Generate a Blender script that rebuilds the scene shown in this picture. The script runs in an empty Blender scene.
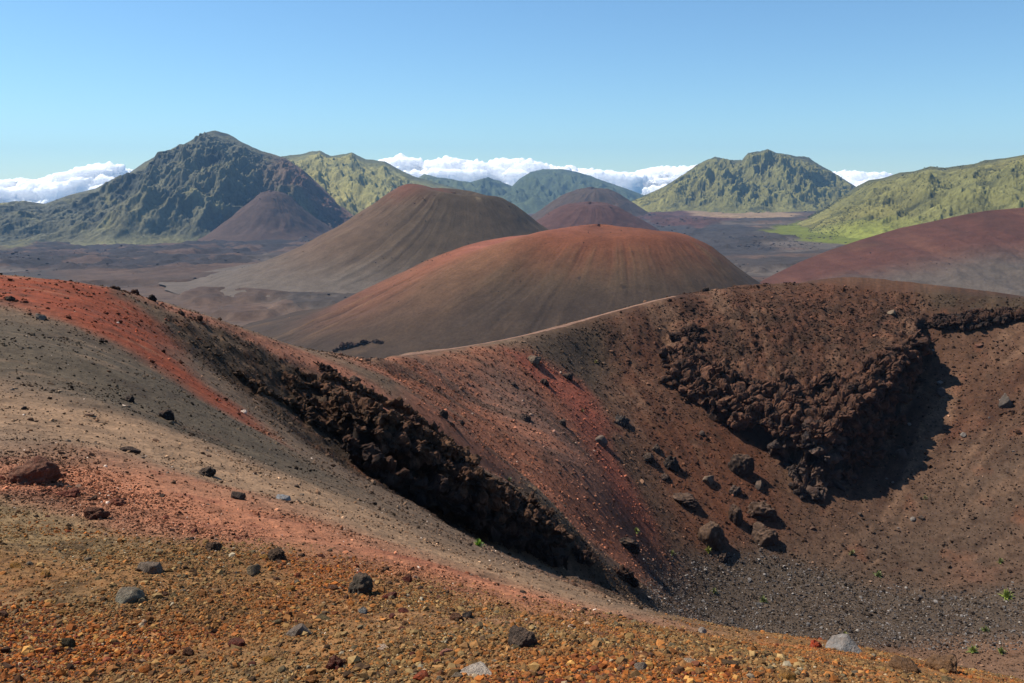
import bpy, bmesh, math, random, time
import numpy as np
from mathutils import Vector, Matrix
T0 = time.time()
rng = np.random.default_rng(7)
random.seed(7)
C = bpy.context.scene.collection
R = math.radians

# ------------------------------------------------------------------ camera maths
F, CX, CY, PITCH = 853.0, 512.0, 341.5, R(10.4)
cp, sp = math.cos(PITCH), math.sin(PITCH)
def at(px, py, Y):
    """world point on the sight line of a photo point at forward distance Y (eye = origin)"""
    a = (px - CX) / F; b = (CY - py) / F
    dy = cp + sp * b; dz = -sp + cp * b
    return np.array([a * Y / dy, Y, dz * Y / dy])
def proj(x, y, z):
    f = y * cp - z * sp; u = y * sp + z * cp
    f = np.maximum(f, .01)
    return CX + F * x / f, CY - F * u / f

# ------------------------------------------------------------------ noise
def _h(ix, iy, s):
    h = (ix.astype(np.int64) * 374761393 + iy.astype(np.int64) * 668265263 + s * 2246822519) & 0xFFFFFFFF
    h = ((h ^ (h >> 13)) * 1274126177) & 0xFFFFFFFF
    return (h ^ (h >> 16)) & 0xFFFF
_ang = np.linspace(0, 2 * np.pi, 65536, endpoint=False).astype(np.float32)
_gx, _gy = np.cos(_ang), np.sin(_ang)
def perlin(x, y, s=0):
    x = np.asarray(x, np.float32); y = np.asarray(y, np.float32)
    fx0 = np.floor(x); fy0 = np.floor(y)
    ix = fx0.astype(np.int32); iy = fy0.astype(np.int32)
    fx = x - fx0; fy = y - fy0
    def g(dx, dy):
        k = _h(ix + dx, iy + dy, s)
        return _gx[k] * (fx - dx) + _gy[k] * (fy - dy)
    u = fx * fx * fx * (fx * (fx * 6 - 15) + 10); v = fy * fy * fy * (fy * (fy * 6 - 15) + 10)
    a = g(0, 0); a = a + (g(1, 0) - a) * u
    b = g(0, 1); b = b + (g(1, 1) - b) * u
    return (a + (b - a) * v) * 1.45
def fbm(x, y, wl, octs, s=0, gain=.5, ridged=False):
    out = 0; amp = 1.; tot = 0
    for o in range(octs):
        n = perlin(x / wl + 17.3 * o, y / wl - 9.1 * o, s + o)
        if ridged: n = 1 - 2 * np.abs(n)
        out = out + amp * n; tot += amp
        amp *= gain; wl *= .5
    return out / tot
def noise3(p, wl, octs, s=0, gain=.5):
    """cheap 3-D noise from three rotated 2-D slices"""
    x, y, z = p[:, 0], p[:, 1], p[:, 2]
    return (fbm(x + .37 * z, y - .61 * z, wl, octs, s, gain) + fbm(y + .53 * x, z - .41 * x, wl, octs, s + 31, gain)
            + fbm(z + .47 * y, x - .59 * y, wl, octs, s + 67, gain)) / 1.8
def ss(a, b, x):
    t = np.clip((x - a) / (b - a), 0, 1); return t * t * (3 - 2 * t)
def lin(r, g, b):
    c = np.array([r, g, b], float) / 255
    return np.where(c <= .04045, c / 12.92, ((c + .055) / 1.055) ** 2.4)

# ------------------------------------------------------------------ thin plate spline
class TPS:
    def __init__(s, P, lam=.02):
        P = np.array(P, float); s.xy = P[:, :2] / 50.; z = P[:, 2]; n = len(P)
        d = ((s.xy[:, None] - s.xy[None]) ** 2).sum(-1)
        K = np.where(d > 0, d * np.log(d + 1e-20), 0) + lam * np.eye(n) * .02
        A = np.zeros((n + 3, n + 3)); A[:n, :n] = K
        A[:n, n] = 1; A[:n, n + 1:] = s.xy; A[n, :n] = 1; A[n + 1:, :n] = s.xy.T
        s.w = np.linalg.solve(A, np.r_[z, 0, 0, 0])
    def __call__(s, x, y):
        x = np.asarray(x, np.float32); sh = x.shape
        x = x.ravel() / 50.; y = np.asarray(y, np.float32).ravel() / 50.
        n = len(s.xy); out = (s.w[n] + s.w[n + 1] * x + s.w[n + 2] * y).astype(np.float32)
        for i in range(n):
            d = (x - np.float32(s.xy[i, 0])) ** 2 + (y - np.float32(s.xy[i, 1])) ** 2
            out += np.float32(s.w[i]) * d * np.log(d + 1e-12)
        return out.reshape(sh)

# ------------------------------------------------------------------ object helpers
def tag(o, label=None, cat=None, group=None, kind=None):
    if label: o['label'] = label
    if cat: o['category'] = cat
    if group: o['group'] = group
    if kind: o['kind'] = kind
    return o
def mesh_np(name, v, faces, mat, smooth=True, col=None, attrs=None, parent=None, link=True):
    me = bpy.data.meshes.new(name)
    v = np.ascontiguousarray(v, np.float32); faces = np.ascontiguousarray(faces, np.int32)
    k = faces.shape[1]
    me.vertices.add(len(v)); me.vertices.foreach_set('co', v.ravel())
    me.loops.add(faces.size); me.loops.foreach_set('vertex_index', faces.ravel())
    me.polygons.add(len(faces)); me.polygons.foreach_set('loop_start', np.arange(0, faces.size, k, dtype=np.int32))
    me.update(calc_edges=True)
    me.polygons.foreach_set('use_smooth', np.full(len(faces), smooth))
    if col is not None:
        a = me.color_attributes.new('Col', 'FLOAT_COLOR', 'POINT')
        a.data.foreach_set('color', np.c_[col, np.ones(len(v))].astype(np.float32).ravel())
    for n, d in (attrs or {}).items():
        a = me.attributes.new(n, 'FLOAT', 'POINT'); a.data.foreach_set('value', d.astype(np.float32).ravel())
    me.materials.append(mat)
    o = bpy.data.objects.new(name, me)
    if link: C.objects.link(o)
    if parent: o.parent = parent
    return o
def grid_faces(nr, nc):
    i = np.arange(nr * nc).reshape(nr, nc)
    return np.stack([i[:-1, :-1], i[:-1, 1:], i[1:, 1:], i[1:, :-1]], -1).reshape(-1, 4)

# ------------------------------------------------------------------ materials
def ground_mat(name, scales=(3., 14.), bump=(.35, .03), var=.35, rough=.95, obj_color=False, tint=None):
    """earth pigment from the mesh, broken up by noise at two sizes, with a grainy relief"""
    m = bpy.data.materials.new(name); m.use_nodes = True; nt = m.node_tree; N = nt.nodes; L = nt.links
    b = N['Principled BSDF']; b.inputs['Roughness'].default_value = rough
    b.inputs['Specular IOR Level'].default_value = .12
    geo = N.new('ShaderNodeNewGeometry')
    if obj_color:
        c = N.new('ShaderNodeObjectInfo'); csock = c.outputs['Color']
        tc = N.new('ShaderNodeTexCoord'); psock = tc.outputs['Object']
    else:
        c = N.new('ShaderNodeAttribute'); c.attribute_name = 'Col'; csock = c.outputs['Color']; psock = geo.outputs['Position']
    mul = None; hs = None
    for k, s in enumerate(scales):
        t = N.new('ShaderNodeTexNoise'); t.inputs['Scale'].default_value = s
        t.inputs['Detail'].default_value = 6; t.inputs['Roughness'].default_value = .68
        L.new(psock, t.inputs['Vector'])
        mr = N.new('ShaderNodeMapRange'); mr.inputs[1].default_value = .28; mr.inputs[2].default_value = .72
        mr.inputs[3].default_value = 1 - var; mr.inputs[4].default_value = 1 + var
        L.new(t.outputs['Fac'], mr.inputs[0])
        if mul is None: mul = mr.outputs[0]; hs = t.outputs['Fac']
        else:
            mm = N.new('ShaderNodeMath'); mm.operation = 'MULTIPLY'; L.new(mul, mm.inputs[0]); L.new(mr.outputs[0], mm.inputs[1]); mul = mm.outputs[0]
            ad = N.new('ShaderNodeMath'); ad.operation = 'MULTIPLY_ADD'; ad.inputs[1].default_value = scales[0] / s * 1.3
            L.new(t.outputs['Fac'], ad.inputs[0]); L.new(hs, ad.inputs[2]); hs = ad.outputs[0]
    if obj_color:      # dust settled on the upper faces
        sx = N.new('ShaderNodeSeparateXYZ'); L.new(geo.outputs['Normal'], sx.inputs[0])
        dn = N.new('ShaderNodeTexNoise'); dn.inputs['Scale'].default_value = 3.5; L.new(psock, dn.inputs['Vector'])
        da = N.new('ShaderNodeMath'); da.operation = 'MULTIPLY'; L.new(sx.outputs[2], da.inputs[0]); L.new(dn.outputs['Fac'], da.inputs[1])
        dm = N.new('ShaderNodeMapRange'); dm.inputs[1].default_value = .25; dm.inputs[2].default_value = .6; dm.inputs[4].default_value = .5; L.new(da.outputs[0], dm.inputs[0])
        mx = N.new('ShaderNodeMix'); mx.data_type = 'RGBA'; L.new(dm.outputs[0], mx.inputs[0]); L.new(csock, mx.inputs[6]); mx.inputs[7].default_value = (.17, .105, .068, 1); csock = mx.outputs[2]
    vm = N.new('ShaderNodeVectorMath'); vm.operation = 'SCALE'
    L.new(csock, vm.inputs[0]); L.new(mul, vm.inputs['Scale'])
    L.new(vm.outputs[0], b.inputs['Base Color'])
    bp = N.new('ShaderNodeBump'); bp.inputs['Strength'].default_value = bump[0]; bp.inputs['Distance'].default_value = bump[1]
    L.new(hs, bp.inputs['Height']); L.new(bp.outputs[0], b.inputs['Normal'])
    return m

M_near = ground_mat('cinder_soil', (1.7, 14.), (.9, .14), .36)
M_far = ground_mat('far_soil', (.014, .09), (.7, 6.), .34)
M_cone = ground_mat('cone_cinder', (.06, .6), (.8, 1.2), .26)
M_rock = ground_mat('lava_rock', (2.2, 11.), (.8, .12), .35, obj_color=True)
M_gravel = ground_mat('gravel_grain', (25., 90.), (.4, .01), .22)
M_outcrop = ground_mat('outcrop_lava', (1.1, 6.), (.9, .25), .35)

# ------------------------------------------------------------------ near crater: height
P = []
def cps(*rows):
    for r in rows: P.append(at(*r))
cps((0,683,3.2),(256,683,3.0),(512,683,2.9),(768,683,2.85),
    (50,620,4.1),(300,620,4.0),(512,620,4.2),
    (0,510,7.5),(0,450,12),(0,400,18),(0,350,26),(0,310,34),
    (-200,480,9),(-200,380,20),(-200,300,36),(-200,268,46),
    (100,560,5.4),(100,510,8),(100,450,13),(100,400,20),(100,360,28),(100,320,37),
    (200,530,8),(200,480,14),(200,440,22),(200,400,32),(200,370,40),(200,340,47),
    (300,560,6),(300,520,9.5),(300,490,16),(300,465,25),(300,445,36),(300,425,45),(300,400,49),(300,380,52),
    (400,555,7.6),(400,530,13.5),(400,510,24),(400,500,38),(400,495,46),(400,412,55),
    (480,600,5.2),(480,580,8.5),(480,565,14),(480,552,26),(480,545,40),(480,540,50),(480,467,58),
    (565,572,58),(560,517,63),(640,600,70),(640,587,72),
    (600,640,4.0),(600,615,7),(600,602,14),(600,594,30),(600,588,50),
    (700,650,4.6),(700,635,7.5),(700,626,14),(700,645,40),(700,612,84),
    (850,664,5.0),(850,649,9),(850,690,30),(850,668,55),(850,640,80),
    (1000,683,6),(1020,684,7.5),(1000,720,25),(1000,690,50),(1000,660,75),(1000,620,84),
    (400,380,86),(370,373,71),(400,388,71),(430,404,73),(362,364,80),(430,368,97),(420,392,84),(450,428,78),(500,468,76),(560,500,78),(600,545,80),(640,570,83),(680,590,87),
    (1200,310,118),
    (480,400,97),(540,420,97),(540,370,115),(600,480,92),
    (600,420,111),(640,480,103),(700,555,94),(590,360,128),
    (680,400,122),(700,480,107),(680,340,138),
    (850,600,90),(850,560,98),(850,500,108),(850,430,121),(850,360,135),(850,310,146),
    (1000,560,95),(1000,480,106),(1000,400,119),(1000,340,130),
    (1200,640,72),(1200,500,90),(1200,400,103))
for w in ((0,0,-1.62),(-3,0,-1.0),(3,0,-2.4),(0,-10,.3),(-20,-10,4),(-25,8,0),(20,-10,-4),(0,-60,-18),(-60,-40,-10),(60,-40,-25),(-45,20,-2),(-70,40,-12),
          (110,70,-25),(100,30,-24),(75,0,-22),(60,40,-36),(150,60,-50),
          (-45,78,-24),(-30,84,-25),(-22,92,-29),(-18,105,-35),(-90,70,-34),(-70,120,-60),(-30,140,-52),(10,175,-50),(60,195,-50),(110,180,-48),(160,140,-50),
          (-150,100,-70),(-120,220,-105),(0,290,-108),(150,290,-110),(260,180,-110),(-220,120,-105),(200,0,-80),(-200,0,-60),(0,-200,-80)):
    P.append(np.array(w, float))
RIM = [(-100,271,44),(0,275,43),(100,284,46),(200,315,51),(300,348,57),(340,357,70),(385,357,92),(430,352,104),(470,346,113),(520,336.5,124),(560,326.5,132),(620,309.5,142),(680,294,150),(770,285,152),(860,281,150),(950,288,145),(1024,297,138),(1110,305,128)]
_r = np.array(RIM, float); _t = np.arange(len(_r)); _tt = np.arange(0, len(_r) - .99, .34)
_rs = np.stack([np.interp(_tt, _t, _r[:, k]) for k in range(3)], 1)
_rs[1:-1] = (_rs[:-2] + 2 * _rs[1:-1] + _rs[2:]) / 4
for (px, py, Yr) in _rs:
    q = at(px, py, Yr); P.append(q); dY = 6 + Yr * .03; P.append(np.array([q[0] * (Yr + dY) / Yr, Yr + dY, q[2] - 2.2 - Yr * .012]))
tps = TPS(P)

# ledge of the big lava outcrop on the crater wall
LEDGE = [(664,352,133),(668,366,128),(690,388,123),(725,408,119),(765,428,115.5),(800,440,113),(826,446,110.5),(846,425,112),(868,398,115),(897,364,120.5),(920,336,129),(932,312,140)]
led = [at(*p) for p in LEDGE]
led += [at(700,322,139), at(780,360,127), at(780,320,138), at(830,400,118.5), at(740,370,126), at(880,350,125.5), at(850,320,138), at(740,290,150), at(800,285,151), at(860,283,150), at(920,290,147), at(680,300,149)]
tps_led = TPS(led, .3)
ledge_poly = [at(*p)[:2] for p in LEDGE] + [at(930,286,147)[:2], at(860,279,152)[:2], at(740,284,153)[:2], at(672,300,148)[:2]]

def poly_sd(x, y, poly):
    """signed distance to polygon, positive inside"""
    poly = np.array(poly, np.float32); n = len(poly)
    best = np.full(x.shape, 1e9, np.float32); inside = np.zeros(x.shape, bool)
    for i in range(n):
        ax, ay = poly[i]; bx, by = poly[(i + 1) % n]
        ex, ey = bx - ax, by - ay
        t = np.clip(((x - ax) * ex + (y - ay) * ey) / (ex * ex + ey * ey + 1e-9), 0, 1)
        d = (x - ax - t * ex) ** 2 + (y - ay - t * ey) ** 2
        best = np.minimum(best, d)
        c = ((ay > y) != (by > y)) & (x < ex * (y - ay) / (ey + 1e-12) + ax)
        inside ^= c
    d = np.sqrt(best)
    return np.where(inside, d, -d)

# polar sheet: rings close to each other where the photo looks at them squarely
dense = np.arange(-.70, .7001, .00165)
TH = np.r_[np.linspace(-math.pi, -.72, 60), dense, np.linspace(.72, math.pi, 60)]
def logr(a, b, s): return np.exp(np.arange(math.log(a), math.log(b), s))
RR = np.r_[.3, .6, .9, logr(1.2, 12, .006), logr(12, 60, .006), logr(60, 160, .0023), logr(160, 420, .03)]
rr, tt = np.meshgrid(RR, TH, indexing='ij')
X = (rr * np.sin(tt)).astype(np.float32); Yw = (rr * np.cos(tt)).astype(np.float32)
Z = tps(X, Yw)
# ledge
sel = (Yw > 95) & (Yw < 160) & (X > 15) & (X < 85)
xs, ys = X[sel], Yw[sel]
sdl = poly_sd(xs, ys, ledge_poly) + 1.7 * fbm(xs, ys, 7, 5, 91, .6) 
zl = tps_led(xs, ys)
lift = np.maximum(zl - Z[sel], 0)
msk = ss(-.3, 1.1, sdl)
Z[sel] += lift * msk
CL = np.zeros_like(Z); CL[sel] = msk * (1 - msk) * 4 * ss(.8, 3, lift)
SEDGE = [(352,418,46.5),(375,424,47),(400,433,48),(440,453,49.5),(480,479,51),(520,503,54),(552,520,57.5),(570,540,61),(577,562,65)]
sb_ = [at(560,516,67)[:2], at(480,463,63)[:2], at(400,407,60)[:2], at(340,386,58)[:2], at(318,396,50)[:2]]
tps_sp = TPS([at(*p) for p in SEDGE] + [at(400,412,55), at(480,467,58), at(560,517,63), at(350,395,53), at(320,392,52)], .3)
sel = (Yw > 40) & (Yw < 75) & (X > -18) & (X < 12)
xs, ys = X[sel], Yw[sel]
SPSD = np.full_like(Z, -99); SPSD[sel] = poly_sd(xs, ys, [at(*p)[:2] for p in SEDGE] + sb_)
sdl = SPSD[sel] + .8 * fbm(xs, ys, 3, 4, 95)
lift = np.clip(tps_sp(xs, ys) - Z[sel], 0, 5)
msk = ss(-.1, .6, sdl)
Z[sel] += lift * msk
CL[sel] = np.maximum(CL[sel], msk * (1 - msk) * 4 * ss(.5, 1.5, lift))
def bl_grid(A, x, y):
    r = np.hypot(x, y); t = np.arctan2(x, y)
    i = np.clip(np.searchsorted(RR, r) - 1, 0, len(RR) - 2); j = np.clip(np.searchsorted(TH, t) - 1, 0, len(TH) - 2)
    fr = np.clip((r - RR[i]) / (RR[i + 1] - RR[i]), 0, 1); ft = np.clip((t - TH[j]) / (TH[j + 1] - TH[j]), 0, 1)
    return (A[i, j] * (1 - fr) + A[i + 1, j] * fr) * (1 - ft) + (A[i, j + 1] * (1 - fr) + A[i + 1, j + 1] * fr) * ft
def H(x, y): return bl_grid(Z, np.asarray(x, float), np.asarray(y, float))
YS = np.exp(np.linspace(math.log(1.8), math.log(200), 2600))
def ground(px, py, fallback=None):
    """where the sight line of a photo point first meets the near ground"""
    d = at(px, py, 1.)
    z = d[2] * YS; h = H(d[0] * YS, YS)
    k = np.nonzero(z < h)[0]
    if len(k) == 0:
        if fallback is not None: return at(px, py, fallback)
        k = [int(np.argmin(z - h))]
    Y = YS[k[0]]
    x, y = d[0] * Y, Y
    return np.array([x, y, float(H(x, y))])
def zone(pts): return [ground(*p)[:2] if len(p) == 2 else at(*p)[:2] for p in pts]
# zone outlines are taken from the smooth hill shape
ZN = {}
ZN['ochre'] = zone([(-150,530),(0,518),(110,548),(230,556),(330,566),(420,588),(500,618),(600,640),(700,643)]) + [np.array(p) for p in ((5,9.5),(7,8),(4,2),(2,-3),(-8,-3),(-8,4))]
ZN['ochre2'] = zone([(620,627),(700,627),(800,640),(900,655),(1000,683)]) + [np.array(p) for p in ((5,3),(1.5,3))]
ZN['olive'] = zone([(-100,505),(0,500),(80,522),(170,545),(110,560),(0,545),(-100,545)])
ZN['olive2'] = zone([(-50,600),(60,590),(180,640),(230,683),(-50,683)])
ZN['pink'] = zone([(-100,440),(0,455),(100,455),(200,483),(300,517),(400,553),(520,590),(640,618),(640,640),(500,622),(400,592),(300,565),(180,545),(90,520),(0,500),(-100,500)])
ZN['tan'] = zone([(-100,375),(0,385),(100,408),(200,443),(300,482),(400,528),(480,558),(560,585),(620,600),(620,612),(500,585),(400,550),(300,512),(200,478),(100,452),(0,430),(-100,430)])
ZN['grey'] = zone([(-100,305),(0,315),(60,325),(140,360),(230,415),(300,455),(360,492),(360,510),(300,480),(200,440),(100,405),(0,380),(-100,375)])
ZN['red'] = zone([(-60,274),(0,275),(60,277),(120,287),(140,305),(160,330),(190,370),(240,410),(285,445),(240,420),(150,365),(70,325),(0,300),(-60,290)])
ZN['rim'] = zone([(110,286),(200,316),(300,349),(345,368),(380,385),(420,425),(470,470),(430,445),(370,405),(320,375),(240,340),(170,312)])
ZN['spur'] = zone([(150,308),(200,322),(280,352),(340,382),(400,416),(480,470),(560,518),(640,590),(600,595),(565,573),(480,541),(380,490),(300,440),(250,400),(200,360)])
ZN['pinkin'] = zone([(345,364),(385,359),(470,348),(530,352),(560,390),(600,440),(640,500),(690,585),(650,590),(612,562,75),(560,514,67),(480,458,61),(420,412,58)])
ZN['greyin'] = zone([(430,365),(500,362),(540,400),(600,480),(620,520),(560,470),(500,420)])
ZN['tongue'] = zone([(505,350),(540,358),(580,385),(615,428),(590,425),(555,395),(520,365)])
ZN['tongue2'] = zone([(560,390),(600,420),(630,480),(650,530),(620,510),(590,450)])
ZN['fan'] = zone([(520,338),(600,318),(612,340),(600,400),(580,375),(540,352)])
ZN['floor'] = zone([(640,545),(700,560),(760,545),(850,575),(940,590),(1060,575),(1060,645),(850,648),(720,627),(650,606)])
ZN['track'] = zone([(880,650),(960,640),(1060,634),(1060,683),(950,683)])
ZN['wallred'] = zone([(600,330),(680,298),(770,288),(860,284),(930,290),(925,340),(860,430),(800,440),(700,395),(640,440),(610,400)])
ZN['wallgrey'] = zone([(1060,400),(1060,560),(860,585),(800,560),(860,520),(960,460)])
ZN['walltop'] = zone([(900,286),(960,290),(1060,300),(1060,318),(940,312)])
ZN['lowred'] = zone([(640,420),(720,410),(770,450),(780,520),(730,560),(690,540)])
ZN['clus'] = zone([(-20,455),(60,452),(150,498),(215,540),(130,530),(60,505),(-20,500)])
ZN['clus2'] = zone([(360,565),(430,572),(470,600),(420,600),(370,585)])
ZN['ledgeface'] = [p for p in ledge_poly]

print('zones', time.time() - T0)
FLOOR = ground(800, 600)
# relief -----------------------------------------------------------------------
def inz(k, x, y, f, w=0., s=0, wl=None):
    sd = poly_sd(x, y, ZN[k])
    if w: sd = sd + w * fbm(x, y, wl or w * 3, 4, s + 200)
    return ss(-f, f, sd)
near_w = ss(60, 15, rr)            # fine relief only where one stands close
spur_m = inz('spur', X, Yw, 2.5, 1.5, 1)
wred_m = inz('wallred', X, Yw, 4, 3, 2)
floor_m = inz('floor', X, Yw, 3, 2, 3)
ang = np.arctan2(X - FLOOR[0], Yw - FLOOR[1]); rad = np.hypot(X - FLOOR[0], Yw - FLOOR[1])
angw = ang + .05 * fbm(X, Yw, 14, 4, 12); streak = fbm(angw * 11, rad * .05, 1., 6, 11, .62) * (.35 + 1.1 * ss(-.3, .5, fbm(X, Yw, 22, 3, 13)))
led_m = np.zeros_like(Z); _s = (Yw > 95) & (Yw < 160) & (X > 15) & (X < 85); led_m[_s] = ss(-1, 3, poly_sd(X[_s], Yw[_s], ledge_poly)) * ss(152, 138, Yw[_s])
amp_big = .10 + .9 * spur_m + .55 * wred_m
far_on = ss(8, 40, rr)
n_big = fbm(X, Yw, 7, 4, 21)
n_mid = fbm(X, Yw, 1.6, 4, 22, .6)
n_lump = np.maximum(fbm(X, Yw, 3.2, 5, 23, .62), 0)
n_fine = fbm(X, Yw, .22, 3, 24, .6)
disp = far_on * (amp_big * n_big * .8 + (.06 + .22 * spur_m + .2 * wred_m + .10 * floor_m) * n_mid + (.7 * spur_m + .6 * wred_m) * n_lump + far_on * .25 * spur_m * np.maximum(fbm(X, Yw, .9, 3, 75, .6), 0))
disp += led_m * (1.5 * np.abs(fbm(X, Yw, 2.6, 4, 33, .6)) + .8 * np.maximum(fbm(X, Yw, 6, 3, 34), 0))
disp += (1 - far_on) * (.05 * n_mid + .10 * fbm(X, Yw, 3., 3, 25))
disp += near_w * .022 * n_fine + near_w * inz('clus', X, Yw, .8, .6, 60) * .10 * np.maximum(fbm(X, Yw, .5, 3, 62, .6), 0)
disp += far_on * .10 * streak * ss(3, 25, rad) * ss(60, 40, rad)
# trail on the far rim stays smooth
TRAIL = [at(*p) for p in _rs if 380 < p[0] < 676]
tr = np.array([[p[0], p[1]] for p in TRAIL])
def line_d(x, y, pts):
    best = np.full(x.shape, 1e9, np.float32)
    for (ax, ay), (bx, by) in zip(pts[:-1], pts[1:]):
        ex, ey = bx - ax, by - ay
        t = np.clip(((x - ax) * ex + (y - ay) * ey) / (ex * ex + ey * ey), 0, 1)
        best = np.minimum(best, (x - ax - t * ex) ** 2 + (y - ay - t * ey) ** 2)
    return np.sqrt(best)
td = line_d(X, Yw, tr)
disp *= ss(.9, 7.0, td)
cam_clear = ss(.8, 2.0, rr)
Z0 = Z
Z = (Z + disp * cam_clear).astype(np.float32)
rough_cl = CL * .8 * fbm(X, Yw, 1.1, 3, 77)
Z += rough_cl

# pigment ------------------------------------------------------------------------
col = np.empty(X.shape + (3,), np.float32)
col[:] = lin(112, 92, 76)
def paint(mask, c, k=1.):
    global col
    m = (np.clip(mask, 0, 1) * k)[..., None].astype(np.float32)
    col += (lin(*c).astype(np.float32) - col) * m
nb = fbm(X, Yw, 12, 5, 41); nm = fbm(X, Yw, 2.5, 5, 42, .6); ns = fbm(X, Yw, .6, 4, 43, .6); nt_ = fbm(X, Yw, .09, 2, 44, .7)
wall = ss(70, 84, Yw + .15 * X) * ss(-10, 25, X)
paint(wall, (92, 66, 52))
paint(inz('wallgrey', X, Yw, 8, 5, 5), (92, 77, 67), .8)
paint(wred_m, (92, 60, 46), .9)
paint(inz('lowred', X, Yw, 3, 2, 8), (102, 62, 43), .9)
paint(inz('walltop', X, Yw, 2, 1.5, 9), (66, 58, 48), .8)
paint(wall * ss(-.05, .35, streak), (134, 104, 84), .6); paint(wall * ss(-.1, .4, fbm(X, Yw, 1.6, 5, 72, .68)), (58, 42, 34), .55); paint(wall * ss(.15, .5, fbm(X, Yw, 5, 5, 73, .6)), (126, 78, 56), .4)
paint(wall * ss(0, .35, -streak), (62, 40, 32), .65)
paint(inz('grey', X, Yw, 2.5, 2, 12), (86, 76, 64))
paint(inz('tan', X, Yw, 1.8, 2.6, 13), (152, 122, 96), .85)
paint(inz('pink', X, Yw, 1.6, 2.2, 14), (166, 106, 76), .92)
paint(inz('red', X, Yw, 1.2, 2.4, 15), (138, 64, 36))
paint(spur_m, (60, 48, 38), .95)
paint(inz('rim', X, Yw, 1., 1.2, 16), (160, 102, 80), .85)
paint(inz('pinkin', X, Yw, 2.5, 1.5, 17) * (1 - .95 * ss(-1, .5, SPSD)), (146, 90, 66), .95)
paint(inz('greyin', X, Yw, 4, 3, 18), (112, 90, 82), .7)
ZN['pinkback'] = zone([(395,404,61),(480,456,65),(560,511,70),(645,578,79),(660,560,84),(640,535,86),(560,465,83),(480,420,78),(420,392,72)])
dE = line_d(X, Yw, [at(*p)[:2] for p in SEDGE]); back_m = np.maximum(inz('pinkback', X, Yw, 1.5, 1., 71), ss(-.5, 1, SPSD)) * ss(3.2, 5.5, dE + fbm(X, Yw, 2.5, 4, 74)) * ss(-9, -6, X + .0 * Yw)
paint(back_m, (150, 92, 68), .92)
paint(inz('pinkin', X, Yw, 2.5) * ss(.0, .3, streak), (88, 68, 58), .75)
paint(inz('pinkin', X, Yw, 2.5) * ss(.0, .3, -streak), (164, 104, 78), .6)
paint(inz('fan', X, Yw, 3, 2, 19), (84, 70, 58), .9)
paint(inz('tongue', X, Yw, 2, 2, 20), (160, 84, 64), .85)
paint(inz('tongue2', X, Yw, 2, 2, 26), (150, 80, 62), .7)
paint(led_m * ss(-.25, .35, fbm(X, Yw, 4, 5, 35, .6)), (58, 44, 36), .8)
paint(floor_m, (84, 74, 66), .9)
paint(inz('track', X, Yw, 3, 1.5, 27), (120, 92, 74), .9)
oc = np.maximum(inz('ochre', X, Yw, .9, 1.2, 28), inz('ochre2', X, Yw, .9, .8, 29))
paint(oc, (134, 96, 56))
paint(oc * ss(-.05, .4, fbm(X, Yw, 1.6, 4, 45)), (158, 94, 46), .75)
paint(np.maximum(inz('olive', X, Yw, .3, .3, 30), inz('olive2', X, Yw, .4, .4, 31)), (122, 106, 76), .75)
# broken-up pigment: dark cinders, rusty patches, pale dust
paint((1 - oc) * ss(.1, .5, nm) * (1 - .4 * inz('tan', X, Yw, 1.6)), (66, 54, 46), .55)
slx = fbm(X * .93 + Yw * .37, (Yw * .93 - X * .37) * 4.5, 5, 5, 50, .62)      # runs of sorted cinder lying along the slope
paint((1 - oc) * far_on * (1 - wall) * ss(.05, .45, slx), (64, 54, 48), .5); paint((1 - oc) * far_on * (1 - wall) * ss(.1, .5, -slx), (160, 128, 104), .35)
paint(inz('pink', X, Yw, 1.2, 1.8, 14) * ss(.05, .4, fbm(X, Yw, 1.5, 5, 52, .65)), (112, 58, 46), .6)
paint(spur_m * ss(-.1, .4, fbm(X, Yw, 3, 5, 53, .65)), (92, 66, 48), .5)
paint((1 - oc) * ss(.25, .6, nb), (128, 80, 62), .25)
paint(ss(.1, .6, ns), (52, 42, 36), .45); paint(ss(.15, .5, fbm(X, Yw, 1.3, 5, 49, .7)) * far_on, (50, 40, 34), .5)
paint(ss(.35, .8, -ns), (168, 140, 116), .3)
paint(oc * ss(.0, .5, nt_), (52, 38, 24), .75); paint(oc * ss(.05, .5, ns), (70, 50, 32), .6)
paint(oc * ss(.2, .6, -nt_), (170, 134, 88), .5)
paint(spur_m * ss(0, .5, nm), (110, 66, 44), .45)
paint(CL, (58, 48, 42), .85)  # dark lava cliffs, with their black shading put into the pigment
grey_ = col.mean(-1, keepdims=True); col = (grey_ + (col - grey_) * .88) * .80 * np.array([1.05, .98, .86], np.float32)
col *= (1 - .08 * wall * (1 - .5 * inz('pinkin', X, Yw, 2.5)))[..., None]
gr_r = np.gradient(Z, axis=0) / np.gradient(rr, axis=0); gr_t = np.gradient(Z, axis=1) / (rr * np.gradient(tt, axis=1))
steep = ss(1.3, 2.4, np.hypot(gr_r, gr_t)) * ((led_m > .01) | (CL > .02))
col += (lin(44, 36, 32).astype(np.float32) * .8 - col) * (steep * .9)[..., None]  # steep lava faces: shade deepened in the colour
crater = mesh_np('crater_ground', np.stack([X, Yw, Z], -1).reshape(-1, 3), grid_faces(*X.shape)[:, ::-1], M_near, True, col.reshape(-1, 3))
tag(crater, 'red and brown cinder slopes of a crater bowl with its rim', kind='structure')
near_clus = np.maximum(inz('clus', X, Yw, .8, .6, 60), inz('clus2', X, Yw, .4, .3, 61)); near_led = led_m
col = col.astype(np.float32)
near_X, near_Y, near_Z, near_col, near_oc, near_floor, near_wred, near_spur, near_td = X, Yw, Z, col, oc, floor_m, wred_m, spur_m, td
print('near', time.time() - T0, X.size)

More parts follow.
